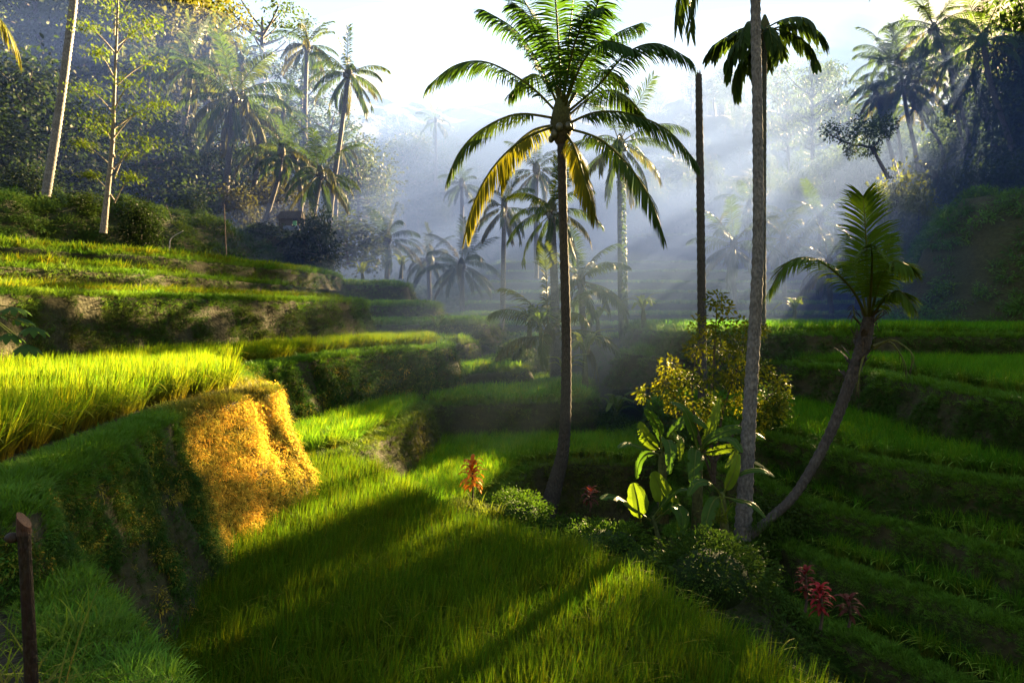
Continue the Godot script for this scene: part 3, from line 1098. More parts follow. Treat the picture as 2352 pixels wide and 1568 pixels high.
	plan_terrace("", "thin misty terrace at the mouth of the side valley", -0.55, 0.9, 0.3, v2([-7, 31.0, -4.6, 31.4, -1.4, 33.4, -0.9, 36, -1, 41, -9, 41]), {"tall": 0.38, "lod": 2, "inset": 0.12, "tint": col(1.2, 1.6, 1.3), "label": "rice on the thin misty terrace"}, 0.4, 0.9, 0.4)
	# the right bank of the stream, from the top step down
	plan_terrace("", "topmost level rice terrace under the dark hill beyond the leaning palm", -0.72, 0.85, 0.3, v2([5.8, 26, 8, 23.9, 11, 22.6, 14.5, 21.5, 18, 20.6, 30, 18, 34, 30, 20, 36, 5.8, 36]), {"tall": 0.40, "lod": 2, "inset": 0.1, "label": "rice under the dark hill beyond the leaning palm", "tint": col(0.85, 1.35, 1.3)}, 0.35, 1.7, 0.06)  # rice tint of these right terraces has bluish fill light painted in
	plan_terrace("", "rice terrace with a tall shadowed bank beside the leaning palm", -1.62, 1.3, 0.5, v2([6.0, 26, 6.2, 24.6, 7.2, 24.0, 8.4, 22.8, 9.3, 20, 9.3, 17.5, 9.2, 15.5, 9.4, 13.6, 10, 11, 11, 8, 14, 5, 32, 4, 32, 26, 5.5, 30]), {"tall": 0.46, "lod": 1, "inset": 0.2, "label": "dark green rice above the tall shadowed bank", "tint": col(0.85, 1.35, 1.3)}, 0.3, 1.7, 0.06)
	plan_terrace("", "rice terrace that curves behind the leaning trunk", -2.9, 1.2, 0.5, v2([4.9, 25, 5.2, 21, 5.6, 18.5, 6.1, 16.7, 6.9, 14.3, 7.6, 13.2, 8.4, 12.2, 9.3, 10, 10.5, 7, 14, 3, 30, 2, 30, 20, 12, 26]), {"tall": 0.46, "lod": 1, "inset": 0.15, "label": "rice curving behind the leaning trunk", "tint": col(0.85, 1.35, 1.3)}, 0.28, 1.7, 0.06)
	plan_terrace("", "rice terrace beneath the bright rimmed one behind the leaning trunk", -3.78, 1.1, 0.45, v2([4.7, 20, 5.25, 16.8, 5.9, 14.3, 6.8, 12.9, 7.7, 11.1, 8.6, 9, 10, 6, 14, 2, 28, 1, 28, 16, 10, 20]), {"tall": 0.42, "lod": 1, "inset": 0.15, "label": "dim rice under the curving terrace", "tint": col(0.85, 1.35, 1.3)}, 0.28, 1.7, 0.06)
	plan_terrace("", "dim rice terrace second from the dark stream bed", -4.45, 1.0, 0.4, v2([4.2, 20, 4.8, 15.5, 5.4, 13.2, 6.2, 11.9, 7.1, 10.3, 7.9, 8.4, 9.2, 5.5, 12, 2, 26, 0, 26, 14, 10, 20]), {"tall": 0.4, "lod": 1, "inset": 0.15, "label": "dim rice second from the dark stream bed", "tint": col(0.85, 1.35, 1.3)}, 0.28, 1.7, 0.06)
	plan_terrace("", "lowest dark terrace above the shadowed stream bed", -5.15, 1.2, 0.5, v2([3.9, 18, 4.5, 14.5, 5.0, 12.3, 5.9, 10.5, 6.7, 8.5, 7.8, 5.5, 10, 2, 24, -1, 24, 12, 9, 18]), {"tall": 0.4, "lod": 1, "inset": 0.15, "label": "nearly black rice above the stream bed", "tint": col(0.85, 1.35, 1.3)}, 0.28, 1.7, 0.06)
	# the far steps that climb the head of the valley
	var far_level := [-1.35, -0.75, -0.2, 0.5, 1.3, 2.2, 3.3, 4.5]
	var far_at := [38.0, 41.0, 44.0, 48.0, 52.0, 57.0, 62.0, 68.0]
	var nth := ["lowest", "second lowest", "third", "fourth", "fifth", "third highest", "second highest", "highest"]
	for i in 8:
		var d: float = far_at[i]
		var w := 1.0 + i * 0.12
		plan_terrace("", "%s of the misty steps climbing the head of the valley" % nth[i], far_level[i], 1.3, 0.4, v2([-4.5 + i * 0.5, d + 1.5, -1, d + rnd(-0.6, 0.6), 4, d + rnd(-0.7, 0.7), 10, d + rnd(-0.7, 0.7), 17 * w, d + rnd(-0.5, 0.8), 22 * w, d + 3, 22 * w, d + 14, -4, d + 14]), {"tall": 0.30, "lod": 3, "inset": 0.1, "far": d + 7.0, "label": "rice on the %s of the misty valley head steps" % nth[i], "tint": col(1.5, 2.0, 1.5)}, 0.6, 0.6, 0.1)  # rice tint lifted: sky light on the tops put into the colour
	plan_terrace("", "rounded grassy knob stepping up at the head of the misty valley", 7.6, 3.0, 2.0, v2([12, 77, 17, 74, 22, 74.5, 26, 78, 26, 90, 12, 90]), {"tall": 0.5, "lod": 3, "inset": 0.0, "far": 84.0, "label": "rice on the rounded knob of the valley head", "tint": col(0.85, 1.0, 0.9)}, 0.7, 0.5, 0.2)


func hills() -> void:
	var none := PackedVector2Array()
	land("ground", "dark earth of the valley floor and the slopes around it, one added behind the eye", -150, 190, -70, 336, 2.0, floor_height, none, -12.0)
	land("hillside", "steep grassy slope under the palms above the upper terraces", -62, -7, 6, 64, 0.8, left_height, left_outline, -12.0)
	land("hillside", "dark steep hill with palms on top above the level terraces", 15, 95, 13, 92, 0.8, right_height, right_outline, -12.0)
	undergrowth("grass and low scrub covering the slope below the left palms", -30, -7.5, 14, 52, 15000, left_height, left_outline, Vector2(0.4, 0.8), col(0.022, 0.052, 0.012), col(0.045, 0.075, 0.018))
	undergrowth("dark scrub covering the steep hill above the level terraces", 15, 48, 22, 72, 9000, right_height, right_outline, Vector2(0.5, 1.0), col(0.05, 0.12, 0.03), col(0.09, 0.16, 0.035))
	undergrowth("ferns and weeds along the shadowed stream bed", -3.5, 8, 3, 30, 8000, floor_height, none, Vector2(0.25, 0.6), col(0.025, 0.055, 0.012), col(0.055, 0.10, 0.018), 0.15)
	undergrowth("hazy scrub at the head of the valley", -45, 55, 34, 110, 9000, floor_height, none, Vector2(0.9, 2.2), col(0.035, 0.075, 0.018), col(0.075, 0.11, 0.025), 0.3)


func ready_trees() -> void:
	tree_kind("round", 10, 7.5, 30, 4400, 0.32, 0.15, 0.30, 1.7, 101)
	tree_kind("dense", 9, 7.5, 40, 6500, 0.30, 0.1, 0.12, 1.8, 102)
	tree_kind("flat", 14, 10, 22, 2400, 0.28, 0.78, 0.55, 1.9, 103)
	tree_kind("layered", 13, 8, 24, 3200, 0.28, 0.68, 0.35, 1.6, 104)
	tree_kind("tall", 15, 6, 26, 3800, 0.30, 0.3, 0.42, 1.4, 105)
	tree_kind("feathery", 9, 4.6, 22, 2600, 0.16, 0.6, 0.42, 0.95, 106)
	tree_kind("shrub", 3.2, 3.2, 20, 2600, 0.20, 0.1, 0.08, 0.8, 107)


func screen_line(pts: Array) -> Array:
	var out := []
	for p in pts:
		out.append(at(p[0], p[1], p[2]))
	return out


func near_palms() -> void:
	# the tall coconut palm in the middle, each frond after the photograph
	rng.seed = 201
	var line := screen_line([[1252, 1192, 20.0], [1277, 1105, 20.0], [1296, 1010, 20.0], [1301, 800, 20.0], [1294, 520, 20.0], [1289, 285, 20.0]])
	var base: Vector3 = line[0]
	var o := thing("coconut_palm", "tall dark coconut palm with one full crown, standing alone in mid valley", "palm tree", base)
	var loc := []
	for p in line:
		loc.append(p - base)
	part("trunk", trunk_mesh(loc, [0.56, 0.42, 0.33, 0.27, 0.24, 0.25], col(0.075, 0.066, 0.052), col(0.06, 0.052, 0.045), 120, 10, 0.055), M.bark, o)
	var top: Vector3 = loc[-1]
	var fr := [
		[[1283, 262, 0], [1215, 195, 0.6], [1120, 143, 0.9], [1045, 150, 0.9], [982, 198, 0.8]],
		[[1278, 272, 0], [1190, 262, -0.6], [1110, 295, -1.0], [1058, 345, -1.2], [1030, 402, -1.3]],
		[[1280, 288, 0], [1205, 318, -1.1], [1140, 375, -1.9], [1095, 450, -2.3], [1072, 532, -2.5]],
		[[1287, 255, 0], [1240, 150, 0.2], [1185, 70, 0.4], [1110, 22, 0.5]],
		[[1288, 250, 0], [1255, 120, 1.0], [1215, 20, 1.7], [1160, -60, 2.2]],
		[[1290, 250, 0], [1284, 120, -0.8], [1276, 0, -1.5], [1262, -115, -2.2]],
		[[1292, 250, 0], [1305, 110, 0.9], [1318, -20, 1.6], [1325, -120, 2.0]],
		[[1293, 250, 0], [1335, 120, -0.8], [1365, 30, -1.4], [1395, -50, -2.0]],
		[[1296, 255, 0], [1350, 160, 0.6], [1405, 85, 1.2], [1474, 52, 1.6]],
		[[1298, 262, 0], [1375, 195, -0.7], [1440, 122, -1.2], [1510, 100, -1.6], [1586, 136, -1.9]],
		[[1300, 270, 0], [1370, 215, 1.2], [1425, 212, 1.9], [1478, 264, 2.4]],
		[[1303, 285, 0], [1370, 258, -0.5], [1450, 262, -0.9], [1535, 300, -1.1], [1600, 372, -1.2]],
		[[1305, 295, 0], [1375, 318, -1.2], [1440, 375, -2.0], [1490, 450, -2.5], [1524, 538, -2.7]],
		[[1296, 300, 0], [1322, 345, -1.0], [1345, 420, -1.5], [1366, 490, -1.7]],
		[[1290, 262, 0], [1262, 200, 1.6], [1222, 170, 2.6], [1170, 215, 3.2]],
		[[1296, 262, 0], [1340, 190, 1.6], [1390, 160, 2.6], [1440, 190, 3.0]],
		[[1284, 285, 0], [1222, 300, 1.5], [1175, 345, 2.4], [1150, 420, 2.7]],
		[[1289, 250, 0], [1270, 140, -0.3], [1235, 60, -0.6], [1182, 8, -0.8]],
		[[1292, 250, 0], [1312, 130, -1.2], [1345, 40, -2.0], [1385, 15, -2.6]],
		[[1294, 255, 0], [1335, 150, -1.4], [1385, 95, -2.3], [1450, 110, -2.9]],
	]
	var old_or_lit := [0.25, 0.45, 1.0, 0.1, 0.0, 0.0, 0.0, 0.0, 0.1, 0.2, 0.35, 0.3, 0.4, 1.0, 0.3, 0.3, 0.9, 0.0, 0.0, 0.0]
	for i in fr.size():
		var pts := []
		for q in fr[i]:
			pts.append(at(q[0], q[1], 20.0 + q[2]) - base - top)
		var g := col(0.034, 0.085, 0.016).lerp(col(0.24, 0.20, 0.012), pow(old_or_lit[i], 2.2) * 0.6)  # yellow of sun shining through the low fronds is put into the colour
		part("frond", frond(curve(pts, 26), 94, 1.0, 0.046, 0.55 + 0.3 * old_or_lit[i], 0.16, g, g * 1.25, 3, 0.12, 0.04, 0.3, false), M.palm, o, Transform3D(Basis(), top))
		part("midrib", last_rib, M.palm, o.get_child(-1))
	var heart := MB.new()
	heart.tube(PackedVector3Array([top + Vector3(0, -0.55, 0), top + Vector3(0, -0.3, 0), top + Vector3(0, 0.05, 0), top + Vector3(0.02, 0.5, 0), top + Vector3(0.02, 0.9, 0)]), PackedFloat32Array([0.13, 0.27, 0.3, 0.22, 0.08]), 9, col(0.06, 0.045, 0.025), col(0.07, 0.085, 0.02), 0.12, rng)
	part("crown_shaft", heart.mesh(true), M.bark, o)
	for i in 11:
		var a := i * 2.4
		part("coconut", M.nut, M.nut_skin, o, Transform3D(Basis(Vector3.UP, a).scaled(Vector3.ONE * rnd(0.6, 0.8)), top + Vector3(cos(a) * 0.27, -0.2 + rnd(-0.22, 0.2), sin(a) * 0.34)))

	# the pale trunk that runs out of the picture at the top, its crown above
	rng.seed = 202
	var p2 := palm("tall pale grey palm trunk whose crown is above the picture", screen_line([[1706, 1236, 14.0], [1722, 950, 14.0], [1741, 600, 14.0], [1741, 300, 14.0], [1736, 0, 14.0], [1740, -330, 14.0]]), [0.33, 0.255, 0.215, 0.19, 0.185, 0.18], 3.3, 13, col(0.15, 0.145, 0.14), "", 1.0, -0.5, 6)

	# the bare trunk without a crown
	rng.seed = 203
	var snag := thing("palm_snag", "straight dark palm trunk broken off bare at the top", "dead palm trunk", at(1615, 960, 22.0))
	var sl := screen_line([[1615, 960, 22.0], [1612, 700, 22.0], [1609, 430, 22.0], [1605, 172, 22.0]])
	for i in sl.size():
		sl[i] -= snag.position
	part("trunk", trunk_mesh(sl, [0.29, 0.25, 0.235, 0.19], col(0.06, 0.055, 0.05), col(0.065, 0.06, 0.055), 90, 10, 0.06), M.bark, snag)
	var splint := MB.new()
	for i in 16:
		var a := TAU * i / 16.0
		var out := Vector3(cos(a), 0, sin(a))
		splint.blade(sl[-1] + out * 0.075 - Vector3(0, 0.12, 0), (Vector3.UP + out * rnd(-0.2, 0.15)).normalized(), rnd(0.14, 0.36), 0.05, out.cross(Vector3.UP), out * rnd(-0.2, 0.3), 2, col(0.06, 0.055, 0.05), col(0.08, 0.07, 0.06), 0.3)
	part("splintered_top", splint.mesh(), M.bark, snag)
	# the slim palm with drooping leaflets just behind the pale trunk
	rng.seed = 204
	palm("slim palm with drooping dark leaves right behind the pale trunk", screen_line([[1752, 860, 24.0], [1754, 500, 24.0], [1756, 200, 24.0], [1757, 62, 24.0]]), [0.2, 0.17, 0.15, 0.2], 2.15, 14, col(0.07, 0.075, 0.06), "", 1.0, -0.7, 0, "areca")

	rng.seed = 205

	# the young leaning palm
	rng.seed = 206
	var lean := screen_line([[1716, 1236, 14.0], [1770, 1190, 14.0], [1832, 1128, 13.9], [1905, 1000, 13.8], [1950, 885, 13.7], [1984, 790, 13.6], [1997, 725, 13.6]])
	base = lean[0]
	var y := thing("coconut_palm", "young leaning coconut palm with a few upright fronds and hanging dead stalks", "palm tree", base)
	loc = []
	for p in lean:
		loc.append(p - base)
	part("trunk", trunk_mesh(loc, [0.185, 0.17, 0.17, 0.185, 0.21, 0.26, 0.20], col(0.11, 0.10, 0.095), col(0.045, 0.038, 0.032), 90, 10, 0.07), M.bark, y)
	top = loc[-1]
	var yf := [
		[[[1997, 735, 0], [1994, 640, 0.1], [1990, 545, 0.1], [1983, 450, 0.0]], 0.86, 0.10],
		[[[1993, 735, 0], [1955, 660, -0.3], [1880, 598, -0.5], [1815, 600, -0.6], [1772, 660, -0.6]], 0.78, 0.35],
		[[[2000, 735, 0], [2020, 650, -0.4], [2052, 602, -0.8], [2092, 612, -1.1]], 0.7, 0.5],
		[[[2000, 735, 0], [2030, 690, -0.3], [2065, 668, -0.6], [2096, 700, -0.8]], 0.6, 0.5],
		[[[1995, 735, 0], [1975, 650, 0.6], [1955, 600, 1.1], [1935, 610, 1.5]], 0.5, 0.4],
		[[[2000, 735, 0], [2015, 660, 0.5], [2035, 600, 0.9], [2046, 540, 1.2]], 0.5, 0.3],
		[[[1996, 735, 0], [2002, 650, -0.7], [2004, 590, -1.4], [2000, 560, -2.0]], 0.55, 0.35],
	]
	for f in yf:
		var pts := []
		for q in f[0]:
			pts.append(at(q[0], q[1], 13.6 + q[2]) - base - top)
		part("frond", frond(curve(pts, 22), 70, f[1], 0.034, f[2], 0.22, col(0.06, 0.12, 0.014), col(0.10, 0.17, 0.014), 3, 0.08, 0.03, 0.35, false), M.palm, y, Transform3D(Basis(), top))
		part("midrib", last_rib, M.palm, y.get_child(-1))
	for i in 26:
		var f := rng.randf()
		var p: Vector3 = (at(1950, 880, 13.7) - base).lerp(top, f) + Vector3(0, 0.05, 0)
		var a := rnd(0, TAU)
		var out := Vector3(cos(a), 0, sin(a))
		var stub := MB.new()
		var d := (out * 0.8 + Vector3(0.15, 1.0, 0)).normalized()
		stub.blade(p + out * 0.11, d, rnd(0.18, 0.42), rnd(0.06, 0.11), out.cross(Vector3.UP), out * rnd(-0.2, 0.5), 3, col(0.05, 0.04, 0.03), col(0.075, 0.06, 0.045), 0.15)
		stub.blade(p + out * 0.12 + Vector3(0, 0.02, 0), (out + Vector3.DOWN * rnd(0.3, 1.5)).normalized(), rnd(0.15, 0.4), 0.025, out.cross(Vector3.UP), Vector3.DOWN * 0.8, 3, col(0.05, 0.035, 0.025), col(0.07, 0.05, 0.03), 0.3)
		part("leaf_base", stub.mesh(), M.bark, y)
	for q in [[[2008, 800, 0], [2050, 780, -0.3], [2098, 815, -0.5], [2090, 850, -0.5]], [[2005, 795, 0], [2045, 785, 0.2], [2075, 825, 0.3], [2085, 860, 0.3]], [[1990, 800, 0], [1976, 850, -0.2], [1970, 900, -0.2]], [[2004, 745, 0], [2025, 715, 0], [2038, 690, 0]], [[1985, 750, 0], [1966, 730, 0.2], [1960, 700, 0.3]]]:
		var pts := []
		for k in q:
			pts.append(at(k[0], k[1], 13.6 + k[2]) - base - top)
		part("dead_stalk", frond(curve(pts, 10), 10, 0.30, 0.012, 1.4, 0.55, col(0.06, 0.045, 0.03), col(0.07, 0.05, 0.03), 2, 0.3, 0.026, 0.0), M.bark, y, Transform3D(Basis(), top))


func middle_palms() -> void:
	rng.seed = 210
	var grey := col(0.10, 0.095, 0.085)
	var ivy := palm("ivy wrapped palm trunk behind the right fronds of the tall palm", screen_line([[1446, 925, 36.0], [1428, 780, 36.0], [1424, 560, 36.0], [1424, 325, 36.0]]), [0.48, 0.28, 0.26, 0.24], 3.2, 18, col(0.07, 0.09, 0.04), "", 1.0, -0.9, 8)
	var iv := MB.new()
	for i in 1500:
		var t := rng.randf()
		var p := at(1446, 925, 36.0).lerp(at(1424, 330, 36.0), t) + Vector3(sin(t * 3.0) * -0.15 * (1.0 - t), 0, 0)
		var a := rnd(0, TAU)
		var out := Vector3(cos(a), rnd(-0.3, 0.4), sin(a))
		iv.blade(p - ivy.position + out * 0.14, (out + Vector3.DOWN * 0.7).normalized(), 0.16, 0.11, out.cross(Vector3.UP).normalized(), Vector3.DOWN * 0.4, 2, jitter(col(0.05, 0.09, 0.02), 0.3), jitter(col(0.07, 0.11, 0.02), 0.3), 0.5)
	var leaves := part("ivy", iv.mesh(), M.leaf, ivy)
	leaves.set_meta("kind", "stuff")
	palm("misty palm right behind the trunk of the tall palm", screen_line([[1277, 872, 31.0], [1275, 700, 31.0], [1266, 478, 31.0]]), [0.55, 0.36, 0.3], 2.4, 18, grey, "", 1.0, -0.9, 7)
	palm("thin pale palm trunk with a swollen curved foot", screen_line([[1138, 805, 38.0], [1153, 720, 38.0], [1156, 600, 38.0], [1158, 468, 38.0]]), [0.62, 0.3, 0.25, 0.2], 2.1, 18, col(0.2, 0.19, 0.18), "", 1.0, -0.9)
	palm("low misty palm with wide fronds between two trunks", screen_line([[1348, 800, 33.0], [1338, 720, 33.0], [1334, 640, 33.0]]), [0.34, 0.28, 0.26], 2.7, 20, grey, "", 1.0, -0.6)
	palm("short misty palm by the foot of the far terraces, fronds reaching over haze", screen_line([[1062, 720, 46.0], [1061, 660, 46.0], [1060, 605, 46.0]]), [0.34, 0.3, 0.3], 2.8, 20, grey, "", 1.0, -0.6)
	palm("pale green misty palm below the edge of the wooded slope", screen_line([[888, 665, 48.0], [889, 600, 48.0], [890, 545, 48.0]]), [0.34, 0.3, 0.3], 2.7, 20, grey, "", 1.0, -0.6)
	palm("dim misty palm between the two short ones in the side valley", screen_line([[986, 690, 52.0], [985, 640, 52.0], [985, 592, 52.0]]), [0.34, 0.3, 0.3], 2.6, 20, grey, "", 1.0, -0.6)
	palm("small sharp palm on the skyline above the misty side valley", screen_line([[1000, 430, 88.0], [1001, 350, 88.0], [1000, 275, 88.0]]), [0.4, 0.3, 0.3], 2.5, 18, grey, "", 1.0, -0.9)
	palm("dark drooping palm in mist under the left fronds of the tall palm", screen_line([[1062, 560, 60.0], [1061, 480, 60.0], [1060, 418, 60.0]]), [0.34, 0.3, 0.3], 2.2, 16, grey, "", 1.0, -0.9)
	palm("misty palm crown seen through the lower left fronds of the tall palm", screen_line([[1232, 640, 47.0], [1231, 500, 47.0], [1232, 385, 47.0]]), [0.34, 0.3, 0.3], 2.6, 18, grey, "", 1.0, -0.9)
	palm("low young palm with long arching fronds beside the thin pale trunk", screen_line([[1262, 812, 29.0], [1263, 790, 29.0], [1262, 765, 29.0]]), [0.34, 0.34, 0.3], 3.0, 11, grey, "", 1.15, 0.2)
	var hazy := [[1722, 470, 52.0, 2.6, 150], [1686, 560, 42.0, 2.9, 170], [1800, 545, 46.0, 2.8, 170], [1884, 500, 50.0, 2.6, 190], [1905, 600, 42.0, 2.6, 120], [1965, 560, 46.0, 2.4, 140]]
	var say := ["tallest of the hazy palms in the sunbeams beside the pale trunk", "spreading hazy palm just left of the pale trunk", "hazy palm in the sunbeams between pale trunk and leaning palm", "faint palm in the sunbeams above the curved frond of the leaning palm", "low hazy palm behind the curved frond of the leaning palm", "faint palm just behind the upright frond of the leaning palm"]
	for i in hazy.size():
		var h: Array = hazy[i]
		palm(say[i], screen_line([[h[0] + 6, h[1] + h[4], h[2]], [h[0], h[1] + h[4] * 0.5, h[2]], [h[0], h[1], h[2]]]), [0.34, 0.28, 0.26], h[3], 20, grey, "", 1.0, -0.8)


func left_slope_palms() -> void:
	rng.seed = 220
	var pale := col(0.20, 0.185, 0.175)
	var grey := col(0.12, 0.11, 0.10)
	palm("tall smooth palm trunk on the dark slope, its crown above the picture", screen_line([[104, 450, 27.0], [128, 300, 27.0], [152, 130, 27.0], [172, -40, 27.0], [190, -300, 27.0]]), [0.34, 0.32, 0.3, 0.28, 0.26], 3.0, 14, pale, "", 1.0, -0.6)
	palm("leaning palm with ragged crown above the red brown hollow", screen_line([[388, 455, 46.0], [404, 360, 46.0], [430, 240, 46.0], [438, 140, 46.0]]), [0.36, 0.32, 0.3, 0.3], 3.1, 22, pale, "", 1.0, -0.95, 6, "", 0.3)
	palm("broad shaggy palm with a thick skirt of hanging fronds", screen_line([[515, 470, 44.0], [522, 400, 44.0], [530, 300, 44.0], [537, 222, 44.0]]), [0.38, 0.34, 0.32, 0.34], 3.9, 30, grey, "", 1.0, -1.15, 6, "", 0.3)
	palm("slender palm leaning over the thatched hut, dark crown against the sky", screen_line([[754, 538, 44.0], [765, 430, 44.0], [785, 290, 44.0], [800, 165, 44.0]]), [0.34, 0.3, 0.27, 0.27], 2.7, 22, grey, "", 1.0, -0.95, 8)
	palm("tall thin palm in bright haze behind the slender leaning one", screen_line([[700, 330, 58.0], [701, 220, 58.0], [705, 100, 58.0]]), [0.4, 0.34, 0.3], 3.0, 22, grey, "", 1.0, -0.8, 6, "", 0.3)
	palm("low palm with drooping fronds beside the thatched hut", screen_line([[712, 532, 40.0], [724, 470, 40.0], [735, 395, 40.0]]), [0.32, 0.27, 0.27], 2.6, 20, grey, "", 1.0, -0.9, 6)
	palm("upright palm behind the thatched hut", screen_line([[688, 505, 43.0], [690, 440, 43.0], [676, 356, 43.0]]), [0.32, 0.28, 0.26], 2.5, 20, grey, "", 1.0, -0.8)
	palm("palm whose curved stem leans from the bank before the hut", screen_line([[598, 532, 41.0], [622, 465, 41.0], [640, 400, 41.0], [646, 345, 41.0]]), [0.3, 0.27, 0.25, 0.25], 2.3, 18, grey, "", 1.0, -0.8)
	palm("dark palm between the shaggy palm and the hut", screen_line([[572, 475, 45.0], [586, 410, 45.0], [596, 322, 45.0]]), [0.34, 0.3, 0.28], 2.6, 20, grey, "", 1.0, -1.0)
	palm("thin palm half hidden behind the shaggy palm", screen_line([[488, 445, 50.0], [505, 390, 50.0], [520, 330, 50.0]]), [0.3, 0.26, 0.24], 2.6, 18, grey, "", 1.0, -0.9)
	for q in [[330, 420, 52.0, 150, 14.0, 2.6, "slim palm rising behind the feathery tree"], [560, 470, 56.0, 130, -8.0, 2.6, "slim palm behind the shaggy crown, in haze"], [640, 500, 52.0, 250, 10.0, 2.3, "hazy slim palm between the shaggy palm and the hut palms"], [770, 540, 54.0, 330, 12.0, 2.2, "hazy slim palm right of the slender leaning one"], [250, 440, 58.0, 90, 10.0, 2.7, "slim palm high behind the smooth tall trunk"], [440, 455, 60.0, 250, -6.0, 2.4, "dim slim palm behind the leaning ragged one"], [840, 560, 66.0, 400, 5.0, 2.3, "faint palm beyond the end of the wooded bank"]]:
		palm(q[6], screen_line([[q[0], q[1], q[2]], [q[0] + q[4] * 0.3, (q[1] + q[3]) * 0.5, q[2]], [q[0] + q[4], q[3], q[2]]]), [0.3, 0.25, 0.22], q[5], 18, grey, "", 1.0, -0.9)
	palm("sunlit palm high behind the ragged crown", screen_line([[470, 330, 62.0], [474, 200, 62.0], [480, 90, 62.0]]), [0.36, 0.32, 0.3], 3.2, 20, grey, "", 1.0, -0.8, 0, "", 0.5)
	palm("yellow fronded palm outside the picture, tips hanging into its top left corner", screen_line([[-330, 700, 16.0], [-290, 300, 16.0], [-215, -120, 16.0]]), [0.36, 0.3, 0.28], 2.6, 16, grey, "", 1.0, -0.8, 0, "", 1.0)


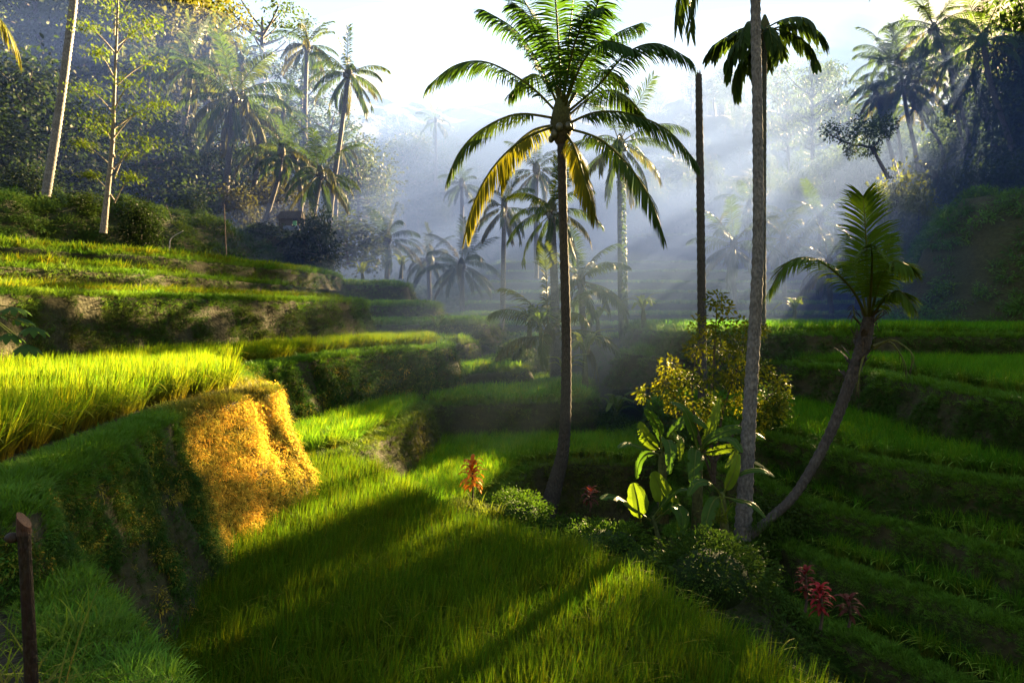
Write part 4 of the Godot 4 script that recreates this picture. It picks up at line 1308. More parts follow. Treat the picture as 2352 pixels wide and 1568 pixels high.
func left_slope_trees() -> void:
	rng.seed = 230
	# [kind, foot x, foot y, distance, crown top y, crown width, leaf tone with sun or shade painted in, name, label]
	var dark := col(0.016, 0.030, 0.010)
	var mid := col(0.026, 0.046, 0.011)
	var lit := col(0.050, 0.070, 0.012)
	var lit_gold := col(0.055, 0.058, 0.013)
	var pine_bark := col(0.11, 0.09, 0.07)
	var rows := [
		["dense", 40, 480, 33.0, 130, 320, dark, "dense_tree", "large dark tree filling the edge of the wooded slope"],
		["dense", 170, 470, 36.0, 250, 230, dark, "dense_tree", "dark bushy tree behind the smooth tall trunk"],
		["dense", -60, 470, 30.0, 250, 260, dark, "dense_tree", "dark bush at the very edge below the large dark tree"],
		["shrub", 70, 450, 29.0, 380, 110, dark, "bush", "dark bush at the foot of the smooth tall trunk"],
		["shrub", 190, 490, 27.0, 445, 90, mid, "bush", "low green bush on the slope between the two pale trunks"],
		["tall", 70, 420, 56.0, -120, 280, lit, "tall_tree", "sunlit yellow green tree rising behind the large dark tree"],
		["round", 190, 420, 54.0, -90, 300, lit, "round_tree", "sunlit tree with thin branches behind the smooth tall trunk"],
		["round", 320, 420, 58.0, -70, 300, lit_gold, "round_tree", "golden tree high behind the feathery tree"],
		["tall", 378, 400, 60.0, -160, 240, lit_gold, "tall_tree", "very tall pinkish trunk with golden leaves above the feathery tree"],
		["layered", 480, 400, 66.0, -60, 240, lit_gold, "layered_tree", "hazy golden tree at the top behind the ragged palm"],
		["round", 340, 470, 42.0, 250, 230, mid, "round_tree", "green tree right behind the feathery one"],
		["dense", 440, 480, 46.0, 300, 190, dark, "dense_tree", "dark tree behind the leaning ragged palm"],
		["dense", 545, 490, 50.0, 330, 170, mid, "dense_tree", "green tree behind the foot of the shaggy palm"],
		["round", 610, 470, 55.0, 225, 170, mid, "round_tree", "round tree between the shaggy palm and the hut palms"],
		["shrub", 640, 520, 46.0, 410, 150, lit_gold, "bush", "yellow lit bush behind the palms by the hut"],
		["shrub", 545, 480, 42.0, 430, 120, lit_gold, "bush", "yellow lit bush at the foot of the shaggy palm"],
		["shrub", 450, 480, 40.0, 430, 130, mid, "bush", "bush at the foot of the leaning ragged palm"],
		["layered", 690, 470, 66.0, 130, 190, mid, "layered_tree", "hazy layered tree behind the tall thin palm"],
		["layered", 750, 500, 62.0, 250, 190, mid, "layered_tree", "hazy tree spreading branches over the hut"],
		["flat", 600, 380, 84.0, -20, 240, mid, "flat_topped_tree", "faint flat crowned tree against the sky above the shaggy palm"],
		["round", 830, 560, 60.0, 330, 170, lit, "round_tree", "bright hazy tree below the slender leaning palm"],
		["shrub", 800, 600, 46.0, 500, 170, lit, "bush", "bright hazy bushes beyond the edge of the wooded slope"],
		["shrub", 730, 545, 36.5, 480, 90, dark, "bush", "small dark shrub beside the thatched hut"],
		["shrub", 700, 560, 35.5, 520, 120, dark, "bush", "dark shrub hanging over the bank below the hut"],
		["shrub", 610, 560, 36.0, 515, 120, dark, "bush", "dark shrub on the bank left of the hut"],
		["shrub", 440, 500, 33.0, 455, 90, dark, "bush", "dark shrub over the red brown hollow"],
		["shrub", 320, 510, 27.0, 465, 95, dark, "bush", "dark shrub right of the feathery tree foot"],
	]
	for r in rows:
		var d: float = r[3]
		var foot := at(r[1], r[2], d)
		var h: float = (r[2] - r[4]) / F * d
		var g := ground(foot.x, d)
		if g > foot.y - 3.0 and g < foot.y + 3.0:
			h += foot.y - g
			foot.y = g
		foot.y -= 0.2
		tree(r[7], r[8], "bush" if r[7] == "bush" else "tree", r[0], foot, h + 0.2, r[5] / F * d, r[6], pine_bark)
	# the slim feathery tree with pale stem
	var foot := at(236, 535, 24.0)
	var o := thing("feathery_tree", "slim pale stemmed tree with feathery light green leaves", "tree", foot)
	var line := screen_line([[236, 535, 24.0], [246, 440, 24.0], [257, 330, 24.0], [262, 200, 24.0], [268, 60, 24.0], [272, -60, 24.0]])
	var loc := []
	for p in line:
		loc.append(p - foot)
	var stem := part("trunk", trunk_mesh(loc, [0.24, 0.17, 0.14, 0.10, 0.07, 0.03], col(0.24, 0.20, 0.17), col(0.2, 0.18, 0.15), 40, 7, 0.04), M.bark, o)
	var leaves := MB.new()
	for k in [[205, 205, 55, 0.3], [300, 190, 60, -0.4], [345, 140, 60, 0.6], [215, 265, 60, -0.3], [320, 255, 65, 0.2], [365, 235, 45, 0.7], [190, 330, 40, 0.2], [335, 325, 60, -0.2], [290, 350, 50, 0.6], [225, 120, 40, 0.4], [310, 70, 60, 0.0], [350, 50, 50, 0.6], [200, 60, 50, 0.5], [265, 20, 60, 0.2], [245, 300, 50, 0.7], [300, 405, 35, -0.3], [210, 400, 30, 0.2]]:
		var c := at(k[0], k[1], 24.0 + k[3] * 1.6)
		var from := at(262, k[1] + 60, 24.0)
		var br := MB.new()
		br.tube(curve([from - foot, (from.lerp(c, 0.5) + Vector3(0, 0.08, 0)) - foot, c - foot], 6), along([0.028, 0.008], 6), 5, col(0.20, 0.17, 0.14), col(0.14, 0.14, 0.08))
		part("branch", br.mesh(true), M.bark, stem)
		for i in 230:
			var q : Vector3 = Vector3(rng.randfn(0, 0.42), rng.randfn(0, 0.16), rng.randfn(0, 0.42)) * (k[2] / F * 24.0)
			var out := Vector3(rnd(-1, 1), rnd(-0.5, 0.2), rnd(-1, 1)).normalized()
			var tone := jitter(col(0.04, 0.075, 0.013).lerp(col(0.085, 0.115, 0.014), rng.randf()), 0.2)
			leaves.blade(c + q - foot, out, rnd(0.09, 0.17), rnd(0.03, 0.05), out.cross(Vector3.UP).normalized(), Vector3.DOWN * 0.4, 2, tone, tone, 0.5)
	part("crown", leaves.mesh(), M.leaf, o).set_meta("kind", "stuff")


func right_slope_palms() -> void:
	rng.seed = 240
	var grey := col(0.10, 0.095, 0.09)
	palm("high palm crown against the sky, nearest the sun among the right hill palms", screen_line([[2246, 408, 57.0], [2222, 300, 57.0], [2190, 180, 57.0], [2146, 62, 57.0]]), [0.36, 0.32, 0.3, 0.3], 4.0, 26, grey, "", 1.0, -0.95, 8)
	palm("broad dark palm crown at the left of the right hill group", screen_line([[2112, 422, 60.0], [2102, 340, 60.0], [2084, 260, 60.0], [2074, 190, 60.0]]), [0.38, 0.34, 0.3, 0.3], 4.4, 42, grey, "", 1.0, -0.9, 8)
	palm("palm with an upright spray of fronds above the broad dark crown", screen_line([[2078, 415, 64.0], [2066, 320, 64.0], [2050, 220, 64.0], [2042, 135, 64.0]]), [0.34, 0.3, 0.28, 0.28], 3.6, 20, grey, "", 1.1, 0.1, 0)
	palm("small dark palm crown tucked between the broad crown and the high one", screen_line([[2176, 415, 61.0], [2160, 330, 61.0], [2100, 240, 61.0]]), [0.3, 0.26, 0.24], 1.9, 22, grey, "", 1.0, -0.6)
	palm("lower palm with yellow hanging fronds among the right hill palms", screen_line([[2062, 405, 57.0], [2045, 340, 60.0], [2012, 216, 60.0]]), [0.34, 0.3, 0.28], 2.0, 30, grey, "", 1.0, -0.8, 0, "", 0.55)
	palm("palm with a long leaning trunk on the brow of the dark hill", screen_line([[2348, 406, 45.0], [2316, 310, 45.0], [2276, 190, 45.0], [2258, 90, 45.0]]), [0.36, 0.32, 0.3, 0.3], 3.3, 22, grey, "", 1.0, -0.2, 6)
	palm("thin palm behind the long leaning trunk on the hill brow", screen_line([[2302, 418, 52.0], [2275, 300, 52.0], [2240, 165, 52.0]]), [0.32, 0.28, 0.26], 3.4, 24, grey, "", 1.0, -1.0)
	palm("thin straight palm in the middle of the right hill group", screen_line([[2232, 402, 63.0], [2206, 300, 63.0], [2180, 140, 63.0]]), [0.34, 0.3, 0.28], 3.6, 24, grey, "", 1.0, -1.0)
	palm("small bright palm low in the gap on the right hill", screen_line([[2150, 455, 53.0], [2150, 430, 53.0], [2150, 405, 53.0]]), [0.3, 0.28, 0.26], 2.2, 18, grey, "", 1.0, -0.3, 0, "", 0.4)
	palm("half hidden palm with pale yellow fronds under the hill trees", screen_line([[2222, 420, 66.0], [2226, 390, 66.0], [2230, 350, 66.0]]), [0.3, 0.28, 0.26], 2.1, 18, grey, "", 1.0, -0.8, 0, "", 0.7)
	palm("palm beyond the picture edge, shading the dark hill", screen_line([[2480, 420, 50.0], [2470, 300, 50.0], [2450, 130, 50.0]]), [0.36, 0.32, 0.3], 3.6, 24, grey, "", 1.0, -1.0)


func right_slope_trees() -> void:
	rng.seed = 250
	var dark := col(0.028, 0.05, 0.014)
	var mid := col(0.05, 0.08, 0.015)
	var lit := col(0.10, 0.125, 0.015)  # leaf tone with sunlight painted in, for the bushes in the sun
	var wood := col(0.07, 0.06, 0.05)
	var rows := [
		["dense", 2385, 420, 46.0, -60, 270, dark, "dense_tree", "big dark broad leaved tree closing the view beside the sun"],
		["round", 2335, 420, 54.0, 40, 170, dark, "round_tree", "dark leafy tree between the sun and the picture edge"],
		["round", 2235, 410, 66.0, 190, 190, dark, "round_tree", "leafy tree with gaps of sky under the high palm crown"],
		["round", 2200, 410, 70.0, 310, 100, mid, "round_tree", "small leafy tree in the bright gap of the right hill"],
		["dense", 2420, 430, 44.0, 60, 260, dark, "dense_tree", "dark tree outside the picture at the hill brow"],
		["dense", 2560, 430, 42.0, 40, 320, dark, "dense_tree", "second dark tree outside the picture along the hill brow"],
		["shrub", 2075, 505, 46.0, 400, 130, lit, "bush", "yellow green sunlit bush at the foot of the right hill palms"],
		["shrub", 2040, 500, 48.0, 430, 90, lit, "bush", "smaller sunlit bush left of the yellow green one"],
		["shrub", 2115, 500, 43.0, 430, 90, lit, "bush", "sunlit bush on the edge of the grassy gap"],
		["shrub", 2250, 420, 42.0, 375, 110, dark, "bush", "dark bush on the brow of the hill under the leafy trees"],
		["shrub", 2320, 420, 41.0, 370, 120, dark, "bush", "dark bush on the hill brow at the foot of the leaning trunk"],
		["shrub", 2190, 440, 50.0, 385, 90, dark, "bush", "dark spotted bush in the gap of the right hill"],
	]
	for r in rows:
		var d: float = r[3]
		var foot := at(r[1], r[2], d)
		var h: float = (r[2] - r[4]) / F * d
		var g := ground(foot.x, d)
		if absf(g - foot.y) < 4.0:
			h += foot.y - g
			foot.y = g
		foot.y -= 0.2
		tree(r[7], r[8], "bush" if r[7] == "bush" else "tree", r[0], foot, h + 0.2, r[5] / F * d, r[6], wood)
	for r in [[1868, 108.0, 108, 100, "tallest flat crowned misty tree right of the drooping palm"], [1925, 113.0, 138, 86, "flat crowned misty tree left of the right hill palms"], [1812, 117.0, 152, 84, "flat crowned misty tree behind the fronds of the drooping palm"]]:
		var d: float = r[1]
		var x: float = (r[0] - CX) / F * d
		var g := ground(x, d)
		tree("tall_misty_tree", r[4], "tree", "flat", Vector3(x, g - 0.3, -d), (HY - r[2]) / F * d - g, r[3] / F * d * 1.6, col(0.04, 0.065, 0.02), col(0.2, 0.19, 0.17))
	for i in 46:
		var px := 1130.0 + i * 18.0 + rnd(-10, 10)
		var d := rnd(112.0, 190.0)
		var x: float = (px - CX) / F * d
		var g := ground(x, d)
		var tall: float = minf((HY - rnd(330, 430)) / F * d - g, 24.0)
		if tall > 4.0:
			tree("slope_tree", "hazy tree on the middle of the far slope behind the misty row", "tree", ["round", "layered", "tall", "dense", "flat"][i % 5], Vector3(x, g - 0.3, -d), tall, tall * rnd(0.5, 0.8), mid, col(0.2, 0.19, 0.17), "hazy trees on the middle of the far slope")
	var count_word := ["first", "second", "third", "fourth", "fifth", "sixth", "seventh", "eighth", "ninth", "tenth", "eleventh", "twelfth", "thirteenth", "fourteenth", "fifteenth", "sixteenth", "seventeenth"]
	var nth_one := 0
	var shade_rows := []
	for i in 17:
		var px := 1470.0 + i * 30.0 + rnd(-9, 9)
		shade_rows.append([px, rnd(80.0, 97.0), lerpf(418.0, 352.0, i / 16.0) + rnd(-26, 30), rnd(44, 72), ["round", "dense", "tall", "layered"][rng.randi() % 4]])
	shade_rows.sort_custom(func(p, q): return p[0] < q[0])
	for r in shade_rows:
		var d: float = r[1]
		var x: float = (r[0] - CX) / F * d
		var g := ground(x, d)
		tree("misty_tree", "%s misty tree from the left in the row above the far steps" % count_word[nth_one], "tree", r[4], Vector3(x, g - 0.2, -d), (HY - r[2]) / F * d - g, r[3] / F * d * 1.35, mid, wood, "misty row of trees above the far steps")
		nth_one += 1
	nth_one = 0
	var behind := [[1962, 88.0, 330, 70, "tall"], [2000, 96.0, 285, 60, "round"], [2052, 90.0, 300, 66, "tall"], [2096, 98.0, 268, 56, "flat"], [2128, 86.0, 322, 60, "round"], [2178, 94.0, 262, 66, "tall"], [2222, 100.0, 270, 80, "round"], [1925, 97.0, 352, 54, "round"], [1978, 84.0, 352, 60, "dense"], [2025, 93.0, 318, 52, "round"], [2072, 99.0, 290, 50, "round"], [2112, 92.0, 345, 60, "dense"], [2152, 88.0, 300, 56, "round"], [2200, 91.0, 300, 70, "dense"], [2250, 95.0, 250, 80, "round"]]  # trees added to split the sun into beams in the mist
	behind.sort_custom(func(p, q): return p[0] < q[0])
	for r in behind:
		var d: float = r[1]
		var x: float = (r[0] - CX) / F * d
		var g := ground(x, d)
		tree("beam_tree", "%s added beam casting tree from the left in the haze behind the right hill palms" % count_word[nth_one], "tree", r[4], Vector3(x, g - 0.2, -d), (HY - r[2]) / F * d - g, r[3] / F * d * 1.3, mid, wood, "added trees behind the right hill palms")
		nth_one += 1
	# the little crooked tree that reaches out to the left
	leafy_bush("crooked_tree", "small crooked tree reaching out sideways before the right hill palms", "tree", at(2042, 410, 41.0), [[at(1908, 300, 41.0), 0.62], [at(1950, 318, 40.6), 0.6], [at(1978, 292, 41.3), 0.75], [at(2015, 305, 40.6), 0.8], [at(2035, 285, 41.5), 0.7], [at(1960, 345, 41.0), 0.5], [at(2000, 345, 41.4), 0.55]], 2600, 0.15, col(0.03, 0.055, 0.014), col(0.05, 0.08, 0.016), [[screen_line([[2042, 410, 41.0], [2020, 370, 41.0], [2000, 338, 41.0], [1950, 330, 41.0], [1905, 308, 41.0]]), 0.24, 0.06], [screen_line([[2005, 345, 41.0], [2020, 320, 41.0], [2035, 290, 41.2]]), 0.12, 0.04]], wood)


func far_forest() -> void:
	rng.seed = 260
	var sky_line := [[-150, -90], [300, -80], [480, 20], [620, 120], [800, 170], [900, 165], [960, 195], [1010, 265], [1100, 290], [1200, 330], [1330, 320], [1420, 235], [1490, 175], [1560, 120], [1640, 135], [1720, 165], [1800, 130], [1860, 100], [1930, 170], [1990, 330], [2060, 420], [2300, 430]]
	var kinds := ["flat", "flat", "round", "layered", "tall", "dense", "round"]
	var names := {"flat": "flat_topped_tree", "round": "round_tree", "layered": "layered_tree", "tall": "tall_tree", "dense": "dense_tree"}
	var sort := {"flat": "flat topped", "round": "round crowned", "layered": "layered", "tall": "tall slim", "dense": "dense low"}
	for i in 230:
		var px := rnd(-120, 2080)
		var row := i % 4
		var back := px > 1110.0
		var d: float = ([200.0, 232.0, 268.0, 300.0] if back else [84.0, 98.0, 116.0, 134.0])[row] + rnd(-9, 9)
		var top := 400.0
		for k in sky_line.size() - 1:
			if px >= sky_line[k][0] and px < sky_line[k + 1][0]:
				top = lerpf(sky_line[k][1], sky_line[k + 1][1], (px - sky_line[k][0]) / (sky_line[k + 1][0] - sky_line[k][0]))
		top += ([150.0, 95.0, 45.0, 0.0] if back else [210.0, 120.0, 60.0, 0.0])[row] + rnd(-25, 70 if back else 110)
		var x: float = (px - CX) / F * d
		var g := ground(x, d)
		var tall: float = (HY - top) / F * d - g
		if tall < 5.0:
			continue
		var kind: String = kinds[rng.randi() % kinds.size()]
		if tall > 15.0 and kind == "dense":
			kind = "tall"
		var place := "the ridge behind the wooded slope" if px < 540 else "the left side valley" if px < 1010 else "the head of the valley" if px < 1460 else "the right far slope"
		var g0 := col(0.035, 0.06, 0.018).lerp(col(0.07, 0.10, 0.02), rng.randf())
		tree(names[kind], "hazy %s tree in the forest on %s" % [sort[kind], place], "tree", kind, Vector3(x, g - 0.3, -d), minf(tall, 44.0), minf(tall, 34.0) * rnd(0.5, 0.75) * (1.15 if kind == "flat" else 0.9), [col(0.035, 0.06, 0.018), col(0.05, 0.08, 0.02), col(0.07, 0.10, 0.02)][rng.randi() % 3] * (1.0 if px > 540.0 else 0.8), col(0.22, 0.2, 0.18), "hazy forest trees on " + place)


func plants() -> void:
	rng.seed = 270
	# the glossy leaved small tree by the pale trunk
	var y0 := col(0.05, 0.08, 0.012)
	var y1 := col(0.19, 0.18, 0.014)
	var blobs := []
	for b in [[1648, 690, 42, 0.1], [1665, 712, 38, -0.3], [1612, 752, 48, 0.3], [1660, 760, 52, -0.2], [1715, 752, 50, 0.3], [1600, 800, 46, -0.3], [1650, 808, 50, 0.5], [1702, 806, 55, -0.1], [1748, 760, 34, 0.4], [1540, 845, 46, 0.2], [1530, 885, 46, -0.1], [1575, 870, 52, 0.4], [1625, 870, 50, -0.4], [1690, 865, 60, 0.2], [1745, 850, 55, 0.5], [1790, 880, 44, 0.3], [1480, 905, 34, 0.1], [1560, 925, 55, -0.2], [1640, 930, 60, 0.1], [1710, 925, 60, 0.5], [1775, 940, 50, 0.2], [1800, 915, 36, 0.4], [1610, 965, 50, 0.3], [1740, 975, 45, 0.1]]:
		blobs.append([at(b[0], b[1], 15.9 + b[3] * 1.3), b[2] / F * 15.9 * 0.68])
	var stems := []
	for s in [[[1640, 1110, 16.3], [1632, 960, 16.3], [1640, 830, 16.3], [1648, 690, 16.3], 0.11, 0.02], [[1640, 1100, 16.3], [1660, 950, 16.5], [1700, 830, 16.4], [1715, 750, 16.6], 0.07, 0.015], [[1636, 1100, 16.3], [1600, 980, 16.1], [1590, 880, 16.3], [1612, 760, 16.6], 0.07, 0.015], [[1634, 1060, 16.3], [1570, 950, 16.2], [1535, 880, 16.4], [1528, 850, 16.4], 0.06, 0.015], [[1644, 1060, 16.3], [1720, 950, 16.6], [1780, 900, 16.8], [1795, 880, 16.8], 0.06, 0.015]]:
		stems.append([screen_line([s[0], s[1], s[2], s[3]]), s[4], s[5]])
	leafy_bush("small_tree", "small glossy leaved tree glowing yellow between the two straight trunks", "tree", at(1640, 1115, 16.3), blobs, 4300, 0.088, y0, y1, stems, col(0.09, 0.07, 0.05))

	# banana plants below it
	var up := Vector3(0.2, 0.75, 0.6)
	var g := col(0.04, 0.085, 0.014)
	var y := col(0.13, 0.20, 0.018)  # leaf colour with the sun shining through painted in
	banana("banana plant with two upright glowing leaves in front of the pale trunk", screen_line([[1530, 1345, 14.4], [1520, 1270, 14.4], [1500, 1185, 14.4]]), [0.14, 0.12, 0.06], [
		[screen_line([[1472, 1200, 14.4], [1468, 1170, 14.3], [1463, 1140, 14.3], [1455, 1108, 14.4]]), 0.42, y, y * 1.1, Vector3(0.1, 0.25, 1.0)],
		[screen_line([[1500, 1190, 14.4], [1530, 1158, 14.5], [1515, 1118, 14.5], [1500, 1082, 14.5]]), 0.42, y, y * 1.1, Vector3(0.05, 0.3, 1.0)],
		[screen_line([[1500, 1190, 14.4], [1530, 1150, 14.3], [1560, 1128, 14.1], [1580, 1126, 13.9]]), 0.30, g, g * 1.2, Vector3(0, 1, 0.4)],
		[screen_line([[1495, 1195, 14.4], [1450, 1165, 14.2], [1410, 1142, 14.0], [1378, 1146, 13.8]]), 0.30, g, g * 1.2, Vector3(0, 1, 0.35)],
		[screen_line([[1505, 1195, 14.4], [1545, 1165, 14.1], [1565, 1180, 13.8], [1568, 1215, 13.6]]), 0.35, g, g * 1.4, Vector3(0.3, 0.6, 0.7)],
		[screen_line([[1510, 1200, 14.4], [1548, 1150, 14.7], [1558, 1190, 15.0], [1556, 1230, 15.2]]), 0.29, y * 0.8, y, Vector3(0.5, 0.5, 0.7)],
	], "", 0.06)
	banana("short banana shoot with one broad dark leaf below the two glowing leaves", screen_line([[1470, 1330, 13.7], [1462, 1280, 13.7], [1452, 1235, 13.7]]), [0.09, 0.08, 0.04], [
		[screen_line([[1452, 1240, 13.7], [1440, 1222, 13.6], [1432, 1210, 13.6], [1428, 1192, 13.6]]), 0.19, y, y * 1.1, Vector3(0.1, 0.4, 1.0)],
		[screen_line([[1455, 1240, 13.7], [1450, 1245, 13.4], [1452, 1275, 13.2], [1462, 1310, 13.1]]), 0.40, g, g * 1.3, Vector3(0, 0.6, 0.8)],
		[screen_line([[1455, 1240, 13.7], [1490, 1280, 13.4], [1500, 1300, 13.2], [1490, 1330, 13.1]]), 0.35, g * 1.2, g * 1.5, Vector3(0.4, 0.6, 0.7)],
		[screen_line([[1455, 1240, 13.7], [1430, 1250, 13.5], [1415, 1265, 13.3], [1412, 1290, 13.2]]), 0.28, g, g * 1.4, Vector3(-0.4, 0.6, 0.7)],
	], "", 0.06)
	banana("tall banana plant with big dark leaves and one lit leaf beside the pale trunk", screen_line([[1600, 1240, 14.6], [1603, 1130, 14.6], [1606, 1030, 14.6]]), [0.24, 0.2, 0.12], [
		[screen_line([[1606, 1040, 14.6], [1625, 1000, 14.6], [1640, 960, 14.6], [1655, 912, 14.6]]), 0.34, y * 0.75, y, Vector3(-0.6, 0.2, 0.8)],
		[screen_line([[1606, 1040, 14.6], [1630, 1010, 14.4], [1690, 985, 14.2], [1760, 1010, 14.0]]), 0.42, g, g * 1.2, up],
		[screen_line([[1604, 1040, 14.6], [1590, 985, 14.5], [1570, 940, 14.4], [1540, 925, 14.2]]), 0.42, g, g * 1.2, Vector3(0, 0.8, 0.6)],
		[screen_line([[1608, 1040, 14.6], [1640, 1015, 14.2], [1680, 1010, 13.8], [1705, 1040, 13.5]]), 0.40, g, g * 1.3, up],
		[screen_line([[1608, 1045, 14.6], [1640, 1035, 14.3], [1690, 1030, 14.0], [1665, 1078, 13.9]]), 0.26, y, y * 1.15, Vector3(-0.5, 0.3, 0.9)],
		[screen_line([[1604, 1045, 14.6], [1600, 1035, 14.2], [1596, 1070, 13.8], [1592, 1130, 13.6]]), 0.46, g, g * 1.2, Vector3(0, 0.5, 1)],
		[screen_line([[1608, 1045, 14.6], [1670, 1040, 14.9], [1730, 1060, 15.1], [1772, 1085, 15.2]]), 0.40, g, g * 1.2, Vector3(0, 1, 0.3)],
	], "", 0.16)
	banana("banana plant with a torn bright leaf at the head of the clump", screen_line([[1525, 1200, 14.8], [1522, 1100, 14.8], [1520, 1030, 14.8]]), [0.22, 0.19, 0.1], [
		[screen_line([[1520, 1035, 14.8], [1500, 1020, 14.7], [1482, 1000, 14.6], [1470, 968, 14.6]]), 0.44, y * 0.7, y * 0.9, Vector3(-0.2, 0.3, 1)],
		[screen_line([[1520, 1035, 14.8], [1515, 990, 14.8], [1500, 960, 14.7], [1480, 940, 14.6]]), 0.34, g, g * 1.2, Vector3(-0.4, 0.4, 0.9)],
		[screen_line([[1522, 1035, 14.8], [1550, 985, 14.7], [1590, 960, 14.6], [1625, 985, 14.4]]), 0.42, g, g * 1.2, Vector3(0.1, 0.9, 0.5)],
		[screen_line([[1520, 1040, 14.8], [1480, 1030, 14.4], [1440, 1020, 14.2], [1420, 1030, 14.0]]), 0.30, g, g * 1.2, Vector3(0, 1, 0.4)],
		[screen_line([[1522, 1040, 14.8], [1545, 1000, 14.5], [1560, 1010, 14.2], [1562, 1060, 14.0]]), 0.36, y * 0.6, y * 0.8, Vector3(0.4, 0.3, 0.9)],
		[screen_line([[1522, 1040, 14.8], [1530, 1010, 14.4], [1540, 1030, 14.0], [1536, 1090, 13.8]]), 0.40, g, g * 1.3, Vector3(0.1, 0.5, 1)],
		[screen_line([[1520, 1045, 14.8], [1490, 1040, 15.0], [1470, 1060, 15.2], [1462, 1100, 15.3]]), 0.34, g, g * 1.3, Vector3(-0.4, 0.6, 0.7)],
	], "", 0.2)
	banana("banana plant pressed against the foot of the pale trunk", screen_line([[1668, 1270, 13.4], [1664, 1200, 13.4], [1660, 1130, 13.4]]), [0.18, 0.15, 0.08], [
		[screen_line([[1660, 1135, 13.4], [1675, 1110, 13.3], [1688, 1080, 13.2], [1698, 1040, 13.2]]), 0.32, y * 0.9, y * 1.1, Vector3(-0.7, 0.2, 0.8)],
		[screen_line([[1660, 1135, 13.4], [1700, 1090, 13.2], [1745, 1080, 13.0], [1780, 1095, 12.9]]), 0.26, g, g * 1.3, Vector3(0, 1, 0.4)],
		[screen_line([[1660, 1140, 13.4], [1630, 1110, 13.2], [1600, 1110, 13.0], [1580, 1140, 12.9]]), 0.3, g, g * 1.3, Vector3(0, 0.9, 0.5)],
		[screen_line([[1660, 1140, 13.4], [1640, 1150, 13.0], [1625, 1190, 12.8], [1620, 1230, 12.7]]), 0.34, g, g * 1.3, Vector3(-0.2, 0.5, 0.9)],
		[screen_line([[1660, 1140, 13.4], [1700, 1150, 13.2], [1730, 1160, 13.0], [1760, 1190, 12.9]]), 0.26, g, g * 1.2, Vector3(0.2, 0.9, 0.5)],
	], "", 0.14)
	# further banana plants in the mist
	var rows := [[1000, 800, 31.0, 0.7, 1.1, 8, 0.4, "pale banana plant on the corner of the long brown bank"], [1215, 800, 30.0, 1.2, 1.2, 9, 0.1, "misty banana plant beside the thin pale trunk"], [1245, 800, 28.0, 1.0, 1.0, 8, 0.2, "banana plant between the thin pale trunk and the tall palm"], [1345, 850, 28.0, 1.6, 1.3, 8, 0.7, "banana plant with a bright leaf right behind the tall palm trunk"], [1300, 840, 27.0, 0.9, 1.0, 7, 0.9, "low bright banana plant before the tall palm trunk"], [1375, 790, 33.0, 1.2, 1.2, 8, 0.4, "misty banana plant under the low wide palm"], [1410, 915, 26.0, 0.9, 1.2, 9, 0.1, "dark banana plant at the foot of the ivy wrapped trunk"], [1480, 800, 31.0, 0.9, 1.2, 8, 0.3, "misty banana plant right of the ivy wrapped trunk"], [1825, 730, 33.0, 0.9, 1.1, 8, 0.5, "hazy banana plant at the end of the topmost level terrace"], [835, 640, 40.0, 0.9, 1.2, 7, 0.9, "golden banana leaves at the end of the wooded bank"], [920, 640, 46.0, 0.9, 1.2, 7, 0.8, "golden banana plant under the pale green misty palm"]]
	for r in rows:
		var foot := at(r[0], r[1], r[2])
		var gr := ground(foot.x, r[2])
		if absf(gr - foot.y) < 1.5:
			foot.y = gr
		banana_any(r[7], foot, r[3], r[4], r[5], "", r[6])
	# bushes in the middle distance
	var bushes := [[1180, 830, 31.0, 0.9, 1.6, "misty bush around the foot of the thin pale trunk"], [1235, 815, 33.0, 1.1, 1.8, "misty bush under the arching young palm"], [1430, 830, 30.0, 0.8, 1.2, "bush behind the ivy wrapped trunk"], [1410, 940, 25.5, 0.8, 1.5, "low bush at the end of the dark curved bank"], [1560, 1010, 20.0, 0.9, 1.5, "dark bush behind the banana clump"], [1770, 1010, 18.0, 0.9, 1.2, "dark bush right of the glossy small tree"], [1780, 1180, 14.6, 0.7, 1.2, "dark shrub between the pale trunk and the leaning one"]]
	for b in bushes:
		var foot := at(b[0], b[1], b[2])
		foot.y = ground(foot.x, b[2]) - 0.1
		tree("bush", b[5], "bush", "shrub", foot, b[3] * 1.2, b[4], [col(0.04, 0.075, 0.015), col(0.06, 0.09, 0.015)][int(b[0]) % 2], col(0.09, 0.075, 0.06))
	# vine covered mounds round the foot of the tall palm
	leafy_mound("bright green mound of vines left of the tall palm foot", at(1190, 1185, 14.8), Vector3(0.62, 0.40, 0.6), 4200, 0.05, col(0.04, 0.09, 0.012), col(0.07, 0.13, 0.014))
	leafy_mound("dark green vines right of the tall palm foot", at(1315, 1222, 15.5), Vector3(0.5, 0.28, 0.5), 1800, 0.055, col(0.03, 0.07, 0.014), col(0.06, 0.11, 0.016))
	leafy_mound("low mat of green ferns between tall palm and banana", at(1395, 1245, 13.5), Vector3(0.75, 0.3, 0.6), 2800, 0.055, col(0.04, 0.09, 0.014), col(0.08, 0.14, 0.018))
	leafy_mound("dark grassy mound under the banana with the two glowing leaves", at(1630, 1330, 11.2), Vector3(0.85, 0.62, 0.8), 4200, 0.06, col(0.025, 0.055, 0.012), col(0.05, 0.09, 0.016))
	# red leaved plants
	cordyline("glowing orange red leaved plant at the end of the bright rice", at(1084, 1158, 13.3), 0.74, 0.30, 44, col(0.50, 0.13, 0.02), col(0.58, 0.26, 0.03))
	cordyline("small dusky pink plant in the shade right of the tall palm", at(1355, 1175, 15.5), 0.45, 0.26, 22, col(0.12, 0.03, 0.035), col(0.09, 0.035, 0.03))
	cordyline("crimson leaved plant in the dark gully", at(1885, 1445, 8.8), 0.5, 0.19, 40, col(0.30, 0.02, 0.03), col(0.16, 0.025, 0.02))
